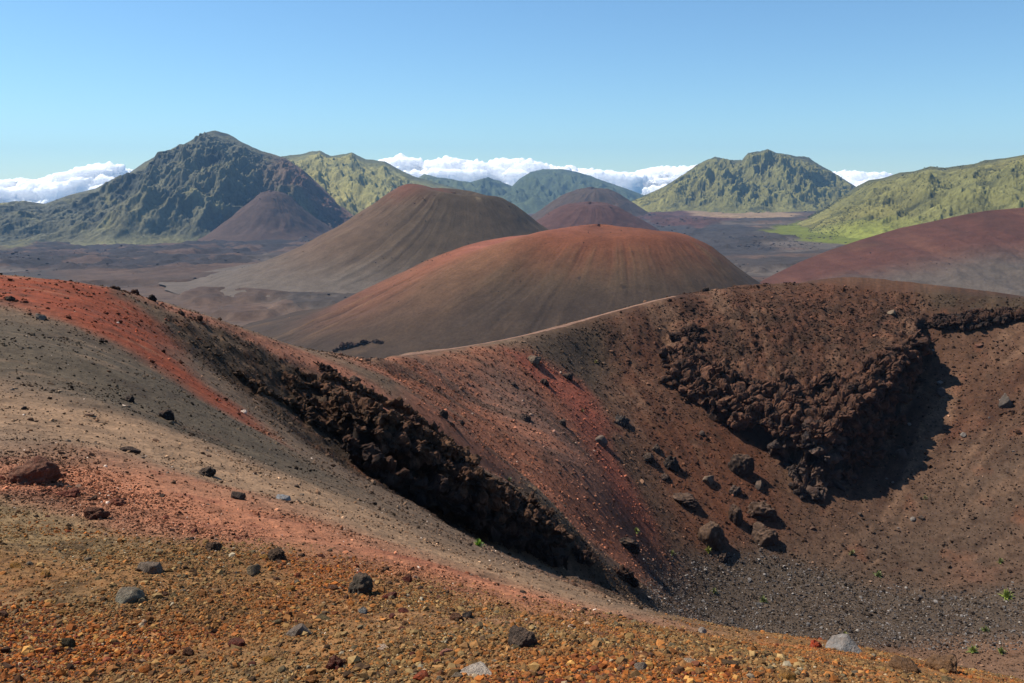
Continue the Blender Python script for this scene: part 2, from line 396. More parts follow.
# trail strip
def ribbon(name, pts, w, lift, mat, colr):
    pts = np.array(pts); seg = []
    for a, b in zip(pts[:-1], pts[1:]):
        n = max(2, int(np.hypot(*(b - a)[:2]) / .25))
        seg += [a + (b - a) * k / n for k in range(n)]
    seg = np.array(seg)
    for _ in range(20): seg[1:-1] = (seg[:-2] + 2 * seg[1:-1] + seg[2:]) / 4
    d = np.gradient(seg[:, :2], axis=0); d /= np.linalg.norm(d, axis=1)[:, None]
    nrm = np.c_[-d[:, 1], d[:, 0]]
    k = np.linspace(-1, 1, 7)
    wv = w * (1 + .25 * perlin(np.arange(len(seg)) * .13, np.zeros(len(seg)), 5))
    g = seg[:, None, :2] + nrm[:, None] * (k[None, :, None] * wv[:, None, None])
    z = H(g[..., 0], g[..., 1]) + lift
    v = np.concatenate([g, z[..., None]], -1)
    return mesh_np(name, v.reshape(-1, 3), grid_faces(*z.shape), mat, True, np.tile(lin(*colr), (z.size, 1)))
tag(ribbon('path', np.array(TRAIL), .42, .03, M_near, (124, 96, 80)), 'pale footpath along the far crater rim', kind='structure')

# ------------------------------------------------------------------ the plain and the mountains
PP = [(-2500,600,-118),(-900,500,-112),(0,350,-106),(700,400,-108),(0,800,-116),(-500,900,-118),(500,900,-109),(-800,2300,-166),(0,2200,-138),(600,2200,-101),(1500,2200,-104),(500,1700,-107),(300,1250,-108),(900,3400,-110),(1600,3800,-106),(300,3400,-120),
      (-2000,3200,-190),(-300,3500,-160),(-3000,6000,-260),(0,6000,-210),(3000,6000,-240),(0,9500,-400),(-6000,9000,-500),(6000,9000,-500),(9000,0,-500),(-9000,0,-500),(0,-9000,-500),(3000,500,-130),(-200,0,-110),(200,0,-110),(0,-300,-130)]
PP = [np.array(p, float) for p in PP]
class Plain(TPS):
    def __init__(s, P): super().__init__([p * np.array([.02, .02, 1]) for p in P], .5)
    def __call__(s, x, y): return super().__call__(np.asarray(x) * .02, np.asarray(y) * .02)
plain = Plain(PP)
def pground(px, py):
    d = at(px, py, 1.); Y = np.exp(np.linspace(math.log(150), math.log(9000), 1500))
    k = np.nonzero(d[2] * Y < plain(d[0] * Y, Y))[0]
    Yk = Y[k[0]] if len(k) else 9000.
    return np.array([d[0] * Yk, Yk, float(plain(np.array([d[0] * Yk]), np.array([Yk]))[0])])
th2 = np.r_[np.linspace(-math.pi, -.75, 40), np.arange(-.72, .721, .0024), np.linspace(.75, math.pi, 40)]
r2 = np.r_[np.linspace(60, 250, 8), logr(290, 1000, .012), logr(1000, 5000, .006), logr(5000, 9500, .05)]
rr, tt = np.meshgrid(r2, th2, indexing='ij'); X = (rr * np.sin(tt)).astype(np.float32); Y_ = (rr * np.cos(tt)).astype(np.float32)
Z = plain(X, Y_)
def pz(k, x, y, f, w, s):
    return ss(-f, f, poly_sd(x, y, [pground(*p)[:2] for p in k]) + w * fbm(x, y, w * 3, 5, s))
lava_l = pz([(-300,262),(-300,240),(0,238),(330,215),(430,215),(330,240),(260,262),(150,275),(60,272),(-50,268)], X, Y_, 30, 110, 301)
lava_r = pz([(640,214),(700,222),(760,232),(770,250),(735,262),(690,262),(640,240)], X, Y_, 20, 60, 302)
red_r = pz([(620,205),(690,205),(745,216),(735,222),(700,228),(640,222)], X, Y_, 20, 90, 303)
sand = pz([(655,207),(700,208),(800,216),(790,219),(730,220),(690,214)], X, Y_, 20, 60, 304)
grass = pz([(765,232),(800,222),(880,222),(940,230),(900,242),(850,246),(800,240)], X, Y_, 12, 40, 305)
grassl = pz([(0,247),(50,238),(100,236),(60,243),(0,252)], X, Y_, 25, 60, 306)
skirt_l = pz([(60,275),(150,272),(260,262),(300,262),(250,330),(100,330)], X, Y_, 20, 60, 309)
lf = fbm(X, Y_, 160, 6, 307, .65)
Z = Z + (lava_l * 16 + lava_r * 8 + 1.5 + red_r * 8) * lf + 6 * ss(.0, .08, fbm(X, Y_, 330, 6, 320, .6)) * (1 - grass) * (Y_ > 500) + (lava_l * 8 + lava_r * 4 + red_r * 4) * np.abs(fbm(X, Y_, 60, 4, 330))
pcol = np.empty(X.shape + (3,), np.float32); pcol[:] = lin(108, 98, 92)
col = pcol
paint(lava_l, (66, 60, 62)); paint(lava_l * ss(0, .5, fbm(X, Y_, 420, 5, 310)), (92, 76, 72), .8); paint(lava_l * ss(.1, .5, lf), (48, 45, 48), .7)
paint(ss(.0, .10, fbm(X, Y_, 330, 6, 320, .6)) * (Y_ > 500) * (1 - grass) * (1 - sand), (62, 56, 56), .7); paint(ss(.08, .14, fbm(X, Y_, 150, 6, 321, .6)) * (1 - grass) * (1 - sand), (126, 98, 82), .45)
paint(skirt_l, (104, 82, 70), .7); paint(skirt_l * ss(.0, .5, fbm(X, Y_, 200, 5, 311)), (74, 66, 62), .7)
paint(lava_r, (74, 70, 72)); paint(lava_r * ss(.15, .5, lf), (120, 112, 105), .5)
paint(red_r, (100, 68, 62), .85); paint(red_r * ss(.0, .4, lf), (70, 56, 54), .7)
paint(sand, (166, 140, 112), .9); paint(grass, (120, 128, 48), .95); paint(grassl, (126, 124, 84), .7)
paint(ss(.2, .7, fbm(X, Y_, 60, 5, 308)), (70, 64, 62), .4)
col *= .56 * np.array([1.03, 1, .92], np.float32)
tag(mesh_np('ground', np.stack([X, Y_, Z], -1).reshape(-1, 3), grid_faces(*X.shape)[:, ::-1], M_far, True, col.reshape(-1, 3)), 'dark lava plain between the cinder cones', kind='structure')

def interp_path(pts, n):
    pts = np.array(pts, float); d = np.r_[0, np.cumsum(np.abs(np.diff(pts[:, 0])) + 1e-6)]
    t = np.linspace(0, d[-1], n)
    return np.stack([np.interp(t, d, pts[:, k]) for k in range(3)], 1)
def mountain(name, label, crest, foot, n, m, prof, amp, wl, seed, shear, paintfn, back=900, backdrop=320, crest_amp=.25, stretch=2.2, mat=None):
    """sloping mountain side from a foot line up to a crest line, then down the far side"""
    c = interp_path(crest, n); cpts = np.array([at(*p) for p in c])
    f = interp_path([(p[0], p[1], 0) for p in foot], n)   # px, Y
    fp = []
    for px, Yf, _ in f:
        d = at(px, 220, Yf); fp.append((d[0], Yf, float(plain(np.array([d[0]]), np.array([Yf]))[0]) - 6))
    fp = np.array(fp)
    v = np.r_[np.linspace(0, 1, m), 1 + np.linspace(.03, 1, 16)]
    u = np.arange(n)
    VV, UU = np.meshgrid(v, u, indexing='ij')
    w = np.minimum(VV, 1)[..., None]
    pos = fp[None] * (1 - w) + cpts[None] * w
    hgt = (cpts[:, 2] - fp[:, 2])[None]
    pos[..., 2] = fp[None, :, 2] + hgt * np.minimum(VV, 1) ** prof
    bk = np.clip(VV - 1, 0, 1)
    nrm = cpts[:, :2] / np.linalg.norm(cpts[:, :2], axis=1)[:, None]
    pos[..., :2] += nrm[None] * (bk * back)[..., None]
    pos[..., 2] -= bk * backdrop
    x, y = pos[..., 0].copy(), pos[..., 1].copy()
    # gullies run down the slope: noise coordinates along and across it
    across = x + shear * (y - y.min()); down = y / stretch
    g = fbm(across, down, wl, 6, seed, .55, True)
    g2 = fbm(across, down, wl * 2.7, 4, seed + 50, .5)
    env = np.minimum(VV, 1); amp = amp * np.clip(hgt / hgt.max(), .12, 1) ** .8
    e = np.where(VV < 1, ss(0, .25, env) * ss(1.02, .55, env) * .8 + crest_amp * .35 * ss(.6, 1, env), crest_amp * .35)
    g3 = fbm(x * 1.0, y * .8, wl * .35, 5, seed + 80, .6, True)
    g4 = fbm(x, y * .8, wl * .11, 4, seed + 90, .6, True)
    pos[..., 2] += amp * .42 * np.maximum(e, 0) * (g3 - .2) + amp * .05 * np.maximum(e, 0) * (g4 - .3)
    pos[..., 2] += amp * e * ((g - .1) * 1.2 + g2 * 1.3)
    lim = np.hypot(x, y) * (cpts[:, 2] / np.hypot(cpts[:, 0], cpts[:, 1]))[None] + amp * .09 * (g3 - .3) - np.hypot(x, y) * .0012 * (1 - env)
    pos[..., 2] = np.where(VV < 1, np.minimum(pos[..., 2], lim), pos[..., 2])      # no spur stands above the crest line
    global col
    col = np.empty(x.shape + (3,), np.float32)
    paintfn(x, y, pos[..., 2], VV, g, g2, UU / (n - 1.))
    if mat is None:      # colour made lighter on the spurs, darker in the gullies
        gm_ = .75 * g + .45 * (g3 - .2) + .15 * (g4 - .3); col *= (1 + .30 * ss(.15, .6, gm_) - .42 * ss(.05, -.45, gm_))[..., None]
    gr_ = col.mean(-1, keepdims=True); col = (gr_ + (col - gr_) * .95) * .8 * np.array([1.04, 1, .85])
    o = mesh_np(name, pos.reshape(-1, 3), grid_faces(*x.shape)[:, ::-1], mat or M_far, True, col.reshape(-1, 3))
    return tag(o, label, kind='structure')
def pm_left(x, y, z, v, g, g2, u):
    col[:] = lin(80, 82, 74)
    paint(ss(-.1, .5, g2 + .3 * g), (114, 108, 78), .7)
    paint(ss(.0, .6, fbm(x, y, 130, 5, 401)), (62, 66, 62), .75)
    paint(ss(.0, .4, fbm(x, y, 240, 6, 402, .6)) * ss(0, .3, v), (34, 42, 44), .9); paint(ss(.1, .6, -fbm(x, y, 90, 5, 404)), (134, 128, 84), .5)  # dark blue-green patches: shade of the cliffs put into the colour
    paint(ss(.80, .90, u + .08 * g2) * ss(.1, .4, v), (92, 66, 60), .85)
    paint(ss(.1, .0, v), (122, 120, 84), .6)
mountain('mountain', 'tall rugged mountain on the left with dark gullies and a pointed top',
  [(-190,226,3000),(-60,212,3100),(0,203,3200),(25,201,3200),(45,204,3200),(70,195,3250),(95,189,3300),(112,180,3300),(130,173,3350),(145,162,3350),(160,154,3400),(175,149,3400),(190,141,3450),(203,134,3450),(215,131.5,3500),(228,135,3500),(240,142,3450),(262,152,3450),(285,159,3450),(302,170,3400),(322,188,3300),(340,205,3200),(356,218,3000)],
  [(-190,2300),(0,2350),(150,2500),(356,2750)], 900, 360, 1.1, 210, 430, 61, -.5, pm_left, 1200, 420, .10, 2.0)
def pm_green(x, y, z, v, g, g2, u):
    col[:] = lin(116, 114, 72)
    paint(ss(-.1, .5, g2), (136, 128, 78), .7); paint(ss(.1, .5, fbm(x, y, 160, 5, 411)), (62, 70, 52), .8)
    paint(ss(.85, 1, v) * ss(-.2, .3, g), (58, 66, 54), .7)
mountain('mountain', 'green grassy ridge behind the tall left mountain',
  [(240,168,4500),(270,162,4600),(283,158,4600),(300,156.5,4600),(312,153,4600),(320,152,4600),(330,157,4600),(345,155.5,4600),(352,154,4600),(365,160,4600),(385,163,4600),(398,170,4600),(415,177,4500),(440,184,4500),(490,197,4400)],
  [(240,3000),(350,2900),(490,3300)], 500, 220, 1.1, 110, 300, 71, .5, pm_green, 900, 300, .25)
def pm_blue(x, y, z, v, g, g2, u):
    col[:] = lin(66, 76, 56)
    paint(ss(0, .5, g2 + .3 * g), (92, 98, 66), .7); paint(ss(.1, .5, fbm(x, y, 200, 5, 421)), (44, 54, 48), .8)
mountain('mountain', 'low blue ridge far away below the white clouds',
  [(395,192,7000),(410,185,7000),(425,176,7000),(438,179,7000),(455,181,7000),(470,183,7000),(488,178,7000),(500,182,7000),(512,187,7000),(520,179,7000),(530,172,7000),(545,170,7000),(560,169.5,7000),(575,172,7000),(590,177,7000),(610,184,7000),(628,190,7000),(645,196,7000),(690,206,6800)],
  [(395,5300),(690,5300)], 300, 90, 1.15, 220, 520, 81, .4, pm_blue, 1200, 400, .25)
def pm_right(x, y, z, v, g, g2, u):
    col[:] = lin(100, 98, 58)
    paint(ss(-.1, .5, g2), (128, 122, 68), .7); paint(ss(.12, .5, fbm(x, y, 90, 5, 431)), (52, 56, 40), .85)
    paint(ss(.8, 1, v) * ss(-.2, .3, g), (60, 62, 46), .8); paint(ss(.3, .7, fbm(x, y, 40, 4, 433)), (36, 40, 34), .8)
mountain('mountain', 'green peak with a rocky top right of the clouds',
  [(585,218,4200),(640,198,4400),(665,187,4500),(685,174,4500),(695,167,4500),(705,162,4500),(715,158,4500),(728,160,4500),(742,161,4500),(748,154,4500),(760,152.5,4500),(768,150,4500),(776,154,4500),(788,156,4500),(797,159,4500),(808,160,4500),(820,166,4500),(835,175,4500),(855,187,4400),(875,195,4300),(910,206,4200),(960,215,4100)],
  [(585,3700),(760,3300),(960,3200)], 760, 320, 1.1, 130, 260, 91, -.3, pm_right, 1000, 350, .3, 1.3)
def pm_ridge(x, y, z, v, g, g2, u):
    col[:] = lin(98, 97, 58)
    paint(ss(-.1, .5, g2), (120, 114, 66), .7); paint(ss(.1, .5, fbm(x + .6 * y, y * .6, 110, 5, 441)), (66, 68, 44), .8)
    paint(ss(.88, 1, v) * ss(-.3, .2, g), (58, 62, 46), .7); paint(ss(.15, .5, fbm(x, y, 240, 5, 442)) * ss(.25, .4, v) * ss(.8, .6, v) * ss(.3, .5, u), (70, 58, 54), .85)
    paint(ss(.05, .5, fbm(x + .8 * y, y * .5, 60, 5, 443, .6)), (42, 46, 34), .8); paint(ss(.25, .05, v), (104, 112, 46), .8)
mountain('mountain', 'long green ridge rising to the right edge behind the red brown cone',
  [(770,236,2300),(800,222,2500),(830,205,2650),(845,195,2700),(858,186,2700),(868,181,2700),(880,179,2650),(900,173,2600),(915,172,2550),(930,168,2500),(945,169,2450),(960,166,2450),(975,164,2400),(985,161,2400),(1005,160,2350),(1024,157,2300),(1100,150,2200),(1250,145,2000)],
  [(770,1900),(850,1650),(950,1400),(1250,1200)], 820, 340, 1.05, 65, 220, 101, -.4, pm_ridge, 900, 300, .2)
def pm_redcone(x, y, z, v, g, g2, u):
    col[:] = lin(86, 54, 46)
    st = fbm(x * 1.0, y * .15, 40, 4, 451)
    paint(ss(0, .5, st), (104, 70, 58), .5); paint(ss(0, .5, -st), (70, 48, 42), .5)
    paint(ss(.74, .5, v + .12 * g2), (86, 80, 78), .9)
    paint(ss(.1, .5, fbm(x, y, 90, 5, 452)) * ss(.45, .2, v), (84, 78, 74), .7)
    paint(ss(.2, .6, fbm(x, y, 200, 4, 453)) * ss(.3, .5, v), (92, 78, 58), .6)
mountain('cinder_cone', 'broad red brown cinder cone at the right edge with a grey foot',
  [(700,305,830),(745,290,860),(775,274,900),(800,262,930),(830,250,960),(860,240,980),(880,234,990),(900,228,1000),(930,222,1000),(960,215.5,1000),(985,211,1000),(1024,207.5,1000),(1080,205,980),(1150,214,960),(1260,240,900)],
  [(700,700),(900,560),(1260,520)], 420, 150, 1.5, 10, 90, 111, .1, pm_redcone, 260, 100, .1, 5, M_cone)

def cone(name, label, px, Yc, Rim, Zr, Rb, zb, depth, pw, paintfn, seed, nth=900, nr=260, lump=2., streak_amp=1.9, soft=(.03, 2.)):
    """cinder cone: rim radius, rim height and foot radius as functions of the compass angle"""
    c = at(px, 200, Yc)[:2]
    th = np.linspace(0, 2 * np.pi, nth, endpoint=False)
    q = np.r_[np.linspace(0, 1, 40)[:-1], 1 + np.linspace(0, 1, nr) ** 1.15]
    Q, T = np.meshgrid(q, th, indexing='ij')
    Rm, Zm, B = Rim(T), Zr(T), Rb(T)
    t = np.clip(Q - 1, 0, 1); tq = np.where(Q < 1, (Q - 1) * Rm / (B - Rm), Q - 1); ts = np.minimum(soft[0] * np.log1p(np.exp(np.clip(tq / soft[0], -30, 30))), 1)
    ts = np.maximum(ts - soft[0] * .69 * np.exp(-np.maximum(Q - 1, 0) / soft[0]) * 0, 0)
    r = np.where(Q < 1, Q * Rm, Rm + (B - Rm) * t)
    z = Zm + (zb - 4 - Zm) * (1 - (1 - ts) ** pw) - depth * (1 - np.minimum(Q, 1) ** 2) ** 2
    z = z + soft[1]
    x = c[0] + r * np.sin(T); y = c[1] + r * np.cos(T)
    sk = fbm(np.cos(T + .0012 * r * np.sin(3 * T)) * 7, np.sin(T) * 7 + r * .012, 1., 6, seed, .66) * (.4 + 1.1 * ss(-.3, .5, fbm(x, y, 90, 3, seed + 3)))
    e = ss(0, .08, t) * ss(1, .6, t)
    z = z + lump * fbm(x, y, 70, 5, seed + 7) * ss(1, .7, t) + streak_amp * sk * e
    x = x + 6 * fbm(x, y, 60, 3, seed + 9) * ss(.5, 1.2, Q) + 26 * fbm(x, y, 140, 4, seed + 10) * ss(.45, 1, t)
    global col
    col = np.empty(x.shape + (3,), np.float32)
    paintfn(x, y, z, Q, T, sk)
    gr_ = col.mean(-1, keepdims=True); col = (gr_ + (col - gr_) * .92) * .60 * np.array([1.05, .98, .88])
    v = np.stack([x, y, z], -1).reshape(-1, 3)
    i = np.arange(len(q) * nth).reshape(len(q), nth); j = np.roll(i, -1, 1)
    fc = np.stack([i[:-1], j[:-1], j[1:], i[1:]], -1).reshape(-1, 4)
    return tag(mesh_np(name, v, fc, M_cone, True, col.reshape(-1, 3)), label, kind='structure')
def angdist(T, a): return np.abs((T - a + np.pi) % (2 * np.pi) - np.pi)
def pc1(x, y, z, q, T, sk):
    col[:] = lin(92, 78, 62)
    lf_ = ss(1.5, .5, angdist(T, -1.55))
    paint(lf_, (120, 94, 78), .6)  # sunlit left flank painted into the colour
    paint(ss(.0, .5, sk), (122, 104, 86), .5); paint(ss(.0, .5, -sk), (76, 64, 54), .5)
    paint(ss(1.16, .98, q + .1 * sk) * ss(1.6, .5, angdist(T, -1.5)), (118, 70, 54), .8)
    paint(ss(1.35, 1.75, q + .1 * sk), (112, 104, 98), .85)
    paint(ss(.35, .6, fbm(x, y, 30, 4, 501)) * ss(1.2, 1.05, q), (160, 140, 110), .5)
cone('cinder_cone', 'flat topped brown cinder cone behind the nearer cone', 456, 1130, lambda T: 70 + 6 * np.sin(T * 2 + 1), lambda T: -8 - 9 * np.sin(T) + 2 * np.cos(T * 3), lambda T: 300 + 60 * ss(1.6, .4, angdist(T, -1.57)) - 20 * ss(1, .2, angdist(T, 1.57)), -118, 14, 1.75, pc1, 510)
def pc2(x, y, z, q, T, sk):
    col[:] = lin(100, 80, 60)
    paint(ss(1.10, 1.42, q + .14 * sk), (74, 62, 54), .9)
    paint(ss(1.30, .98, q + .14 * sk), (132, 76, 50), .85)
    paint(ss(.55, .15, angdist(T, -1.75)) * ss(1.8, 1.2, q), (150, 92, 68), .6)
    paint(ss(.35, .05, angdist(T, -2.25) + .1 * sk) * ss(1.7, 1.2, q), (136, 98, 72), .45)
    paint(ss(.0, .5, sk) * ss(1.0, 1.1, q), (128, 100, 70), .45); paint(ss(.0, .5, -sk) * ss(1.02, 1.2, q), (64, 52, 44), .6)
    paint(ss(.15, .55, fbm(x, y, 60, 5, 521)) * ss(1.35, 1.6, q), (58, 50, 46), .7)
    paint(ss(.45, .65, fbm(x, y, 9, 3, 522)), (50, 42, 38), .7)
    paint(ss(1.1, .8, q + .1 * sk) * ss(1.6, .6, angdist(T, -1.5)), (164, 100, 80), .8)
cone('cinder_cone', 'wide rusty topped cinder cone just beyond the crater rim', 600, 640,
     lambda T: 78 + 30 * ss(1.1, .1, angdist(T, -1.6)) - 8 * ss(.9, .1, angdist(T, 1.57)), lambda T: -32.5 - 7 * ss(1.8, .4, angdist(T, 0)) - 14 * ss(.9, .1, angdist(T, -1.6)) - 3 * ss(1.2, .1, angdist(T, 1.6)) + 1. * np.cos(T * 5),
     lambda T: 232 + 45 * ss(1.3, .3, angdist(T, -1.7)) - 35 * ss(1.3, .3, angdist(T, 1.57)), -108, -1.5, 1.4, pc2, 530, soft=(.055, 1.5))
def pc3(x, y, z, q, T, sk):
    col[:] = lin(98, 68, 60); paint(ss(0, .5, sk), (112, 78, 66), .5); paint(ss(1.5, 1.9, q), (88, 74, 70), .8)
cone('cinder_cone', 'small dull red cone between the two large cones', 590, 2000, lambda T: 60 + 0 * T, lambda T: -42 + 3 * np.cos(T), lambda T: 260 + 0 * T, -140, 4, 1.5, pc3, 540, 300, 90, 6, 3, (.08, 4.))
def pc4(x, y, z, q, T, sk):
    col[:] = lin(92, 76, 62); paint(ss(0, .5, sk), (112, 84, 70), .5)
cone('cinder_cone', 'distant small brown cone below the blue ridge', 592, 3300, lambda T: 70 + 0 * T, lambda T: -12 + 4 * np.cos(T), lambda T: 330 + 0 * T, -158, 4, 1.3, pc4, 550, 300, 80, 10, 5, (.09, 4.))
def pc5(x, y, z, q, T, sk):
    col[:] = lin(94, 76, 68); paint(ss(0, .5, sk), (108, 78, 68), .6)
cone('cinder_cone', 'small reddish cone at the foot of the tall left mountain', 272, 2750, lambda T: 30 + 0 * T, lambda T: -16 + 2 * np.cos(T), lambda T: 240 + 40 * np.sin(T * 2 + 1), -165, 2, 1.35, pc5, 560, 300, 90, 9, 4, (.1, 6.))

# sea far below, beyond the mountain
seam = bpy.data.materials.new('sea_water'); seam.use_nodes = True
sb = seam.node_tree.nodes['Principled BSDF']; sb.inputs['Base Color'].default_value = (.03, .08, .13, 1); sb.inputs['Roughness'].default_value = .35
sr = np.r_[9000, logr(12000, 150000, .2), 160000]; st_ = np.linspace(0, 2 * np.pi, 97)
A, B = np.meshgrid(sr, st_, indexing='ij')
tag(mesh_np('water', np.stack([A * np.sin(B), A * np.cos(B), 0 * A - 2200], -1).reshape(-1, 3), grid_faces(*A.shape)[:, ::-1], seam), 'sea far below the mountain', kind='structure')

def fuse(o, vox):
    me0 = o.data
    md = o.modifiers.new('fuse', 'REMESH'); md.mode = 'VOXEL'; md.voxel_size = vox
    dg = bpy.context.evaluated_depsgraph_get(); me = bpy.data.meshes.new_from_object(o.evaluated_get(dg))
    bpy.data.objects.remove(o); bpy.data.meshes.remove(me0)
    n = len(me.vertices); v = np.empty(n * 3, np.float32); me.vertices.foreach_get('co', v); v = v.reshape(-1, 3)
    nr = np.empty(n * 3, np.float32); me.vertices.foreach_get('normal', nr); nr = nr.reshape(-1, 3)
    f = np.empty(len(me.loops), np.int32); me.loops.foreach_get('vertex_index', f); f = f.reshape(-1, 4); bpy.data.meshes.remove(me)
    lab = np.arange(n); ed = np.concatenate([f[:, [0, 1]], f[:, [1, 2]], f[:, [2, 3]], f[:, [3, 0]]])
    while True:      # keep the largest connected lump
        m = np.minimum(lab[ed[:, 0]], lab[ed[:, 1]]); new = lab.copy(); np.minimum.at(new, ed[:, 0], m); np.minimum.at(new, ed[:, 1], m); new = new[new]
        if (new == lab).all(): break
        lab = new
    big = np.bincount(lab).argmax(); keep = lab == big; idx = np.cumsum(keep) - 1
    return v[keep].astype(float), nr[keep].astype(float), idx[f[keep[f[:, 0]]]]
# clouds ------------------------------------------------------------------------
cm = bpy.data.materials.new('cloud_vapour'); cm.use_nodes = True; cn = cm.node_tree
for n_ in list(cn.nodes):
    if n_.type == 'BSDF_PRINCIPLED': cn.nodes.remove(n_)
cd = cn.nodes.new('ShaderNodeBsdfPrincipled'); cd.inputs['Base Color'].default_value = (1, 1, 1, 1); cd.inputs['Roughness'].default_value = 1; cd.inputs['Specular IOR Level'].default_value = 0
cd.inputs['Subsurface Weight'].default_value = 1; cd.inputs['Subsurface Radius'].default_value = (1, 1, 1); cd.inputs['Subsurface Scale'].default_value = 1600
cn.links.new(cd.outputs[0], cn.nodes['Material Output'].inputs['Surface'])
def ico(sub):
    bm = bmesh.new(); bmesh.ops.create_icosphere(bm, subdivisions=sub, radius=1)
    v = np.array([x.co[:] for x in bm.verts]); f = np.array([[a.index for a in p.verts] for p in bm.faces]); bm.free(); return v, f
IV3, IF3 = ico(5)
def cloud(label, tops, Yc, base, seed):
    """heap of billows under a line of tops, fused into one soft skin"""
    r_ = np.random.default_rng(seed); V = []; Fc = []; k = 0; v0, f0 = ico(2)
    tops = np.array(tops, float)
    for px in np.arange(tops[0, 0], tops[-1, 0], 3.):
        top = np.interp(px, tops[:, 0], tops[:, 1]); hh = base - top
        for lvl in range(4):
            rad_ = min(max(hh * .32, 3), 9) * r_.choice([.55, .8, 1.15]) * r_.uniform(.8, 1.1)
            py = top + rad_ * .8 + (hh - rad_) * (0, .25, .55, .85)[lvl] * r_.uniform(.8, 1.1)
            Y = Yc * r_.uniform(.96, 1.05) - lvl * 350
            p = at(px + r_.uniform(-3, 3), py, Y); s = rad_ * Y / F
            V.append(v0 * s * np.array([2.3, 1.4, .7]) + p); Fc.append(f0 + k * len(v0)); k += 1
    o = mesh_np('tmp', np.concatenate(V), np.concatenate(Fc), cm, True); v, nr, f = fuse(o, Yc / F * 1.1)
    sc_ = Yc / F
    d = np.abs(noise3(v, sc_ * 13, 5, seed, .58)) * 1.3 - .3
    v = v + nr * (d * sc_ * 6.5)[:, None]; v[:, 2] += sc_ * 1.5 * noise3(v, sc_ * 20, 3, seed + 4)
    o = mesh_np('cloud', v, f, cm, True)
    return tag(o, label, 'cloud', 'white clouds along the horizon')
cloud('white cloud bank behind the left shoulder of the tall left mountain', [(-90,186),(-40,178),(0,180),(20,178),(40,181),(60,174),(80,168),(97,164),(108,163),(116,167),(130,180)], 30000, 214, 3)
cloud('long bright white cloud bank over the low blue ridge in the middle', [(372,172),(385,160),(400,155),(415,160),(430,166),(445,158),(452,155),(462,161),(475,160),(490,165),(505,157),(520,159),(540,163),(560,166),(580,167),(600,170),(630,172)], 32000, 205, 4)
cloud('flat white cloud bank reaching the left flank of the green rocky peak', [(610,176),(640,172),(660,166),(680,168),(700,165),(720,170),(740,180)], 36000, 210, 5)
cloud('small pale cloud in the notch right of the green rocky peak', [(822,184),(835,171),(848,170),(865,171),(885,172),(905,180)], 40000, 202, 6)
# shrubs and lava lumps: past counting, one sheet of stuff each
def far_scatter(name, label, surf, wfn, n, smin, smax, cols, seed, mat):
    r_ = np.random.default_rng(seed); V = []; K = []; Cc = []; k = 0
    bm = bmesh.new(); bmesh.ops.create_icosphere(bm, subdivisions=1, radius=1)
    v0 = np.array([x.co[:] for x in bm.verts]); f0 = np.array([[q.index for q in p.verts] for p in bm.faces]); bm.free()
    pts = []; 
    for o, nn in zip(surf, n):
        me = o.data; a = np.empty(len(me.vertices) * 3, np.float32); me.vertices.foreach_get('co', a); a = a.reshape(-1, 3)
        px, py = proj(a[:, 0], a[:, 1], a[:, 2]); ok = (px > -80) & (px < 1100) & (a[:, 1] > 200) & (a[:, 1] < 7500)
        w_ = ok * wfn(a); cs = np.cumsum(w_.astype(float)); pts.append(a[np.searchsorted(cs, r_.random(nn) * cs[-1])])
    p = np.concatenate(pts); m = len(p); p[:, :2] += r_.normal(0, 4, (m, 2))
    s = (smin * (smax / smin) ** (r_.random(m) ** 1.8)) * p[:, 1] / F
    V = p[:, None] + (v0[None] * (1 + r_.uniform(-.35, .35, (m, len(v0), 1)))) * s[:, None, None] * np.array([1.2, 1.2, .6])
    Fc = (f0[None] + (np.arange(m) * len(v0))[:, None, None]).reshape(-1, 3)
    P_ = np.array([lin(*c) for c in cols]); cc = P_[r_.integers(len(cols), size=m)] * r_.lognormal(0, .25, (m, 1))
    return tag(mesh_np(name, V.reshape(-1, 3), Fc, mat, False, np.repeat(cc, len(v0), 0)), label, kind='stuff')
mts = [o for o in C.objects if o.name.startswith('mountain')]
far_scatter('shrubs', 'dark green shrubs dotted over the far slopes', mts, lambda a: ss(-.1, .45, fbm(a[:, 0], a[:, 1], 260, 5, 601)) + .04, [3000, 1500, 500, 7000, 11000], .25, .7, [(50, 58, 36), (62, 66, 40), (44, 48, 36), (78, 76, 46)], 602, M_far)
cns = [o for o in C.objects if o.name.startswith('cinder_cone')]
far_scatter('rubble', 'small dark stones lying on the cinder cones', cns, lambda a: ss(.1, .5, fbm(a[:, 0], a[:, 1], 120, 4, 605)) + .05, [500, 900, 1600, 100, 60, 40], .22, .8, [(40, 34, 32), (58, 46, 40), (100, 76, 60)], 606, M_far)
gp = bpy.data.objects['ground']
far_scatter('rubble', 'dark lava blocks on the plain between the cones', [gp], lambda a: ss(0, .4, fbm(a[:, 0], a[:, 1], 300, 5, 603)) + .02, [9000], .3, 1.6, [(44, 40, 40), (58, 50, 48), (74, 60, 54), (36, 34, 36)], 604, M_far)
print('far', time.time() - T0)
HAZE_DENS = 5.4e-5
hm = bpy.data.materials.new('haze_air'); hm.use_nodes = True; hn = hm.node_tree
for n_ in list(hn.nodes):
    if n_.type == 'BSDF_PRINCIPLED': hn.nodes.remove(n_)
pv = hn.nodes.new('ShaderNodeVolumePrincipled'); pv.inputs['Color'].default_value = (.32, .60, 1, 1); pv.inputs['Density'].default_value = HAZE_DENS
pv.inputs['Anisotropy'].default_value = 0.
hn.links.new(pv.outputs[0], hn.nodes['Material Output'].inputs['Volume'])
hx, hy0, hy1, hz0, hz1 = 9700, -9700, 9700, -520, 420
hv = np.array([(x, y, z) for x in (-hx, hx) for y in (hy0, hy1) for z in (hz0, hz1)], float)
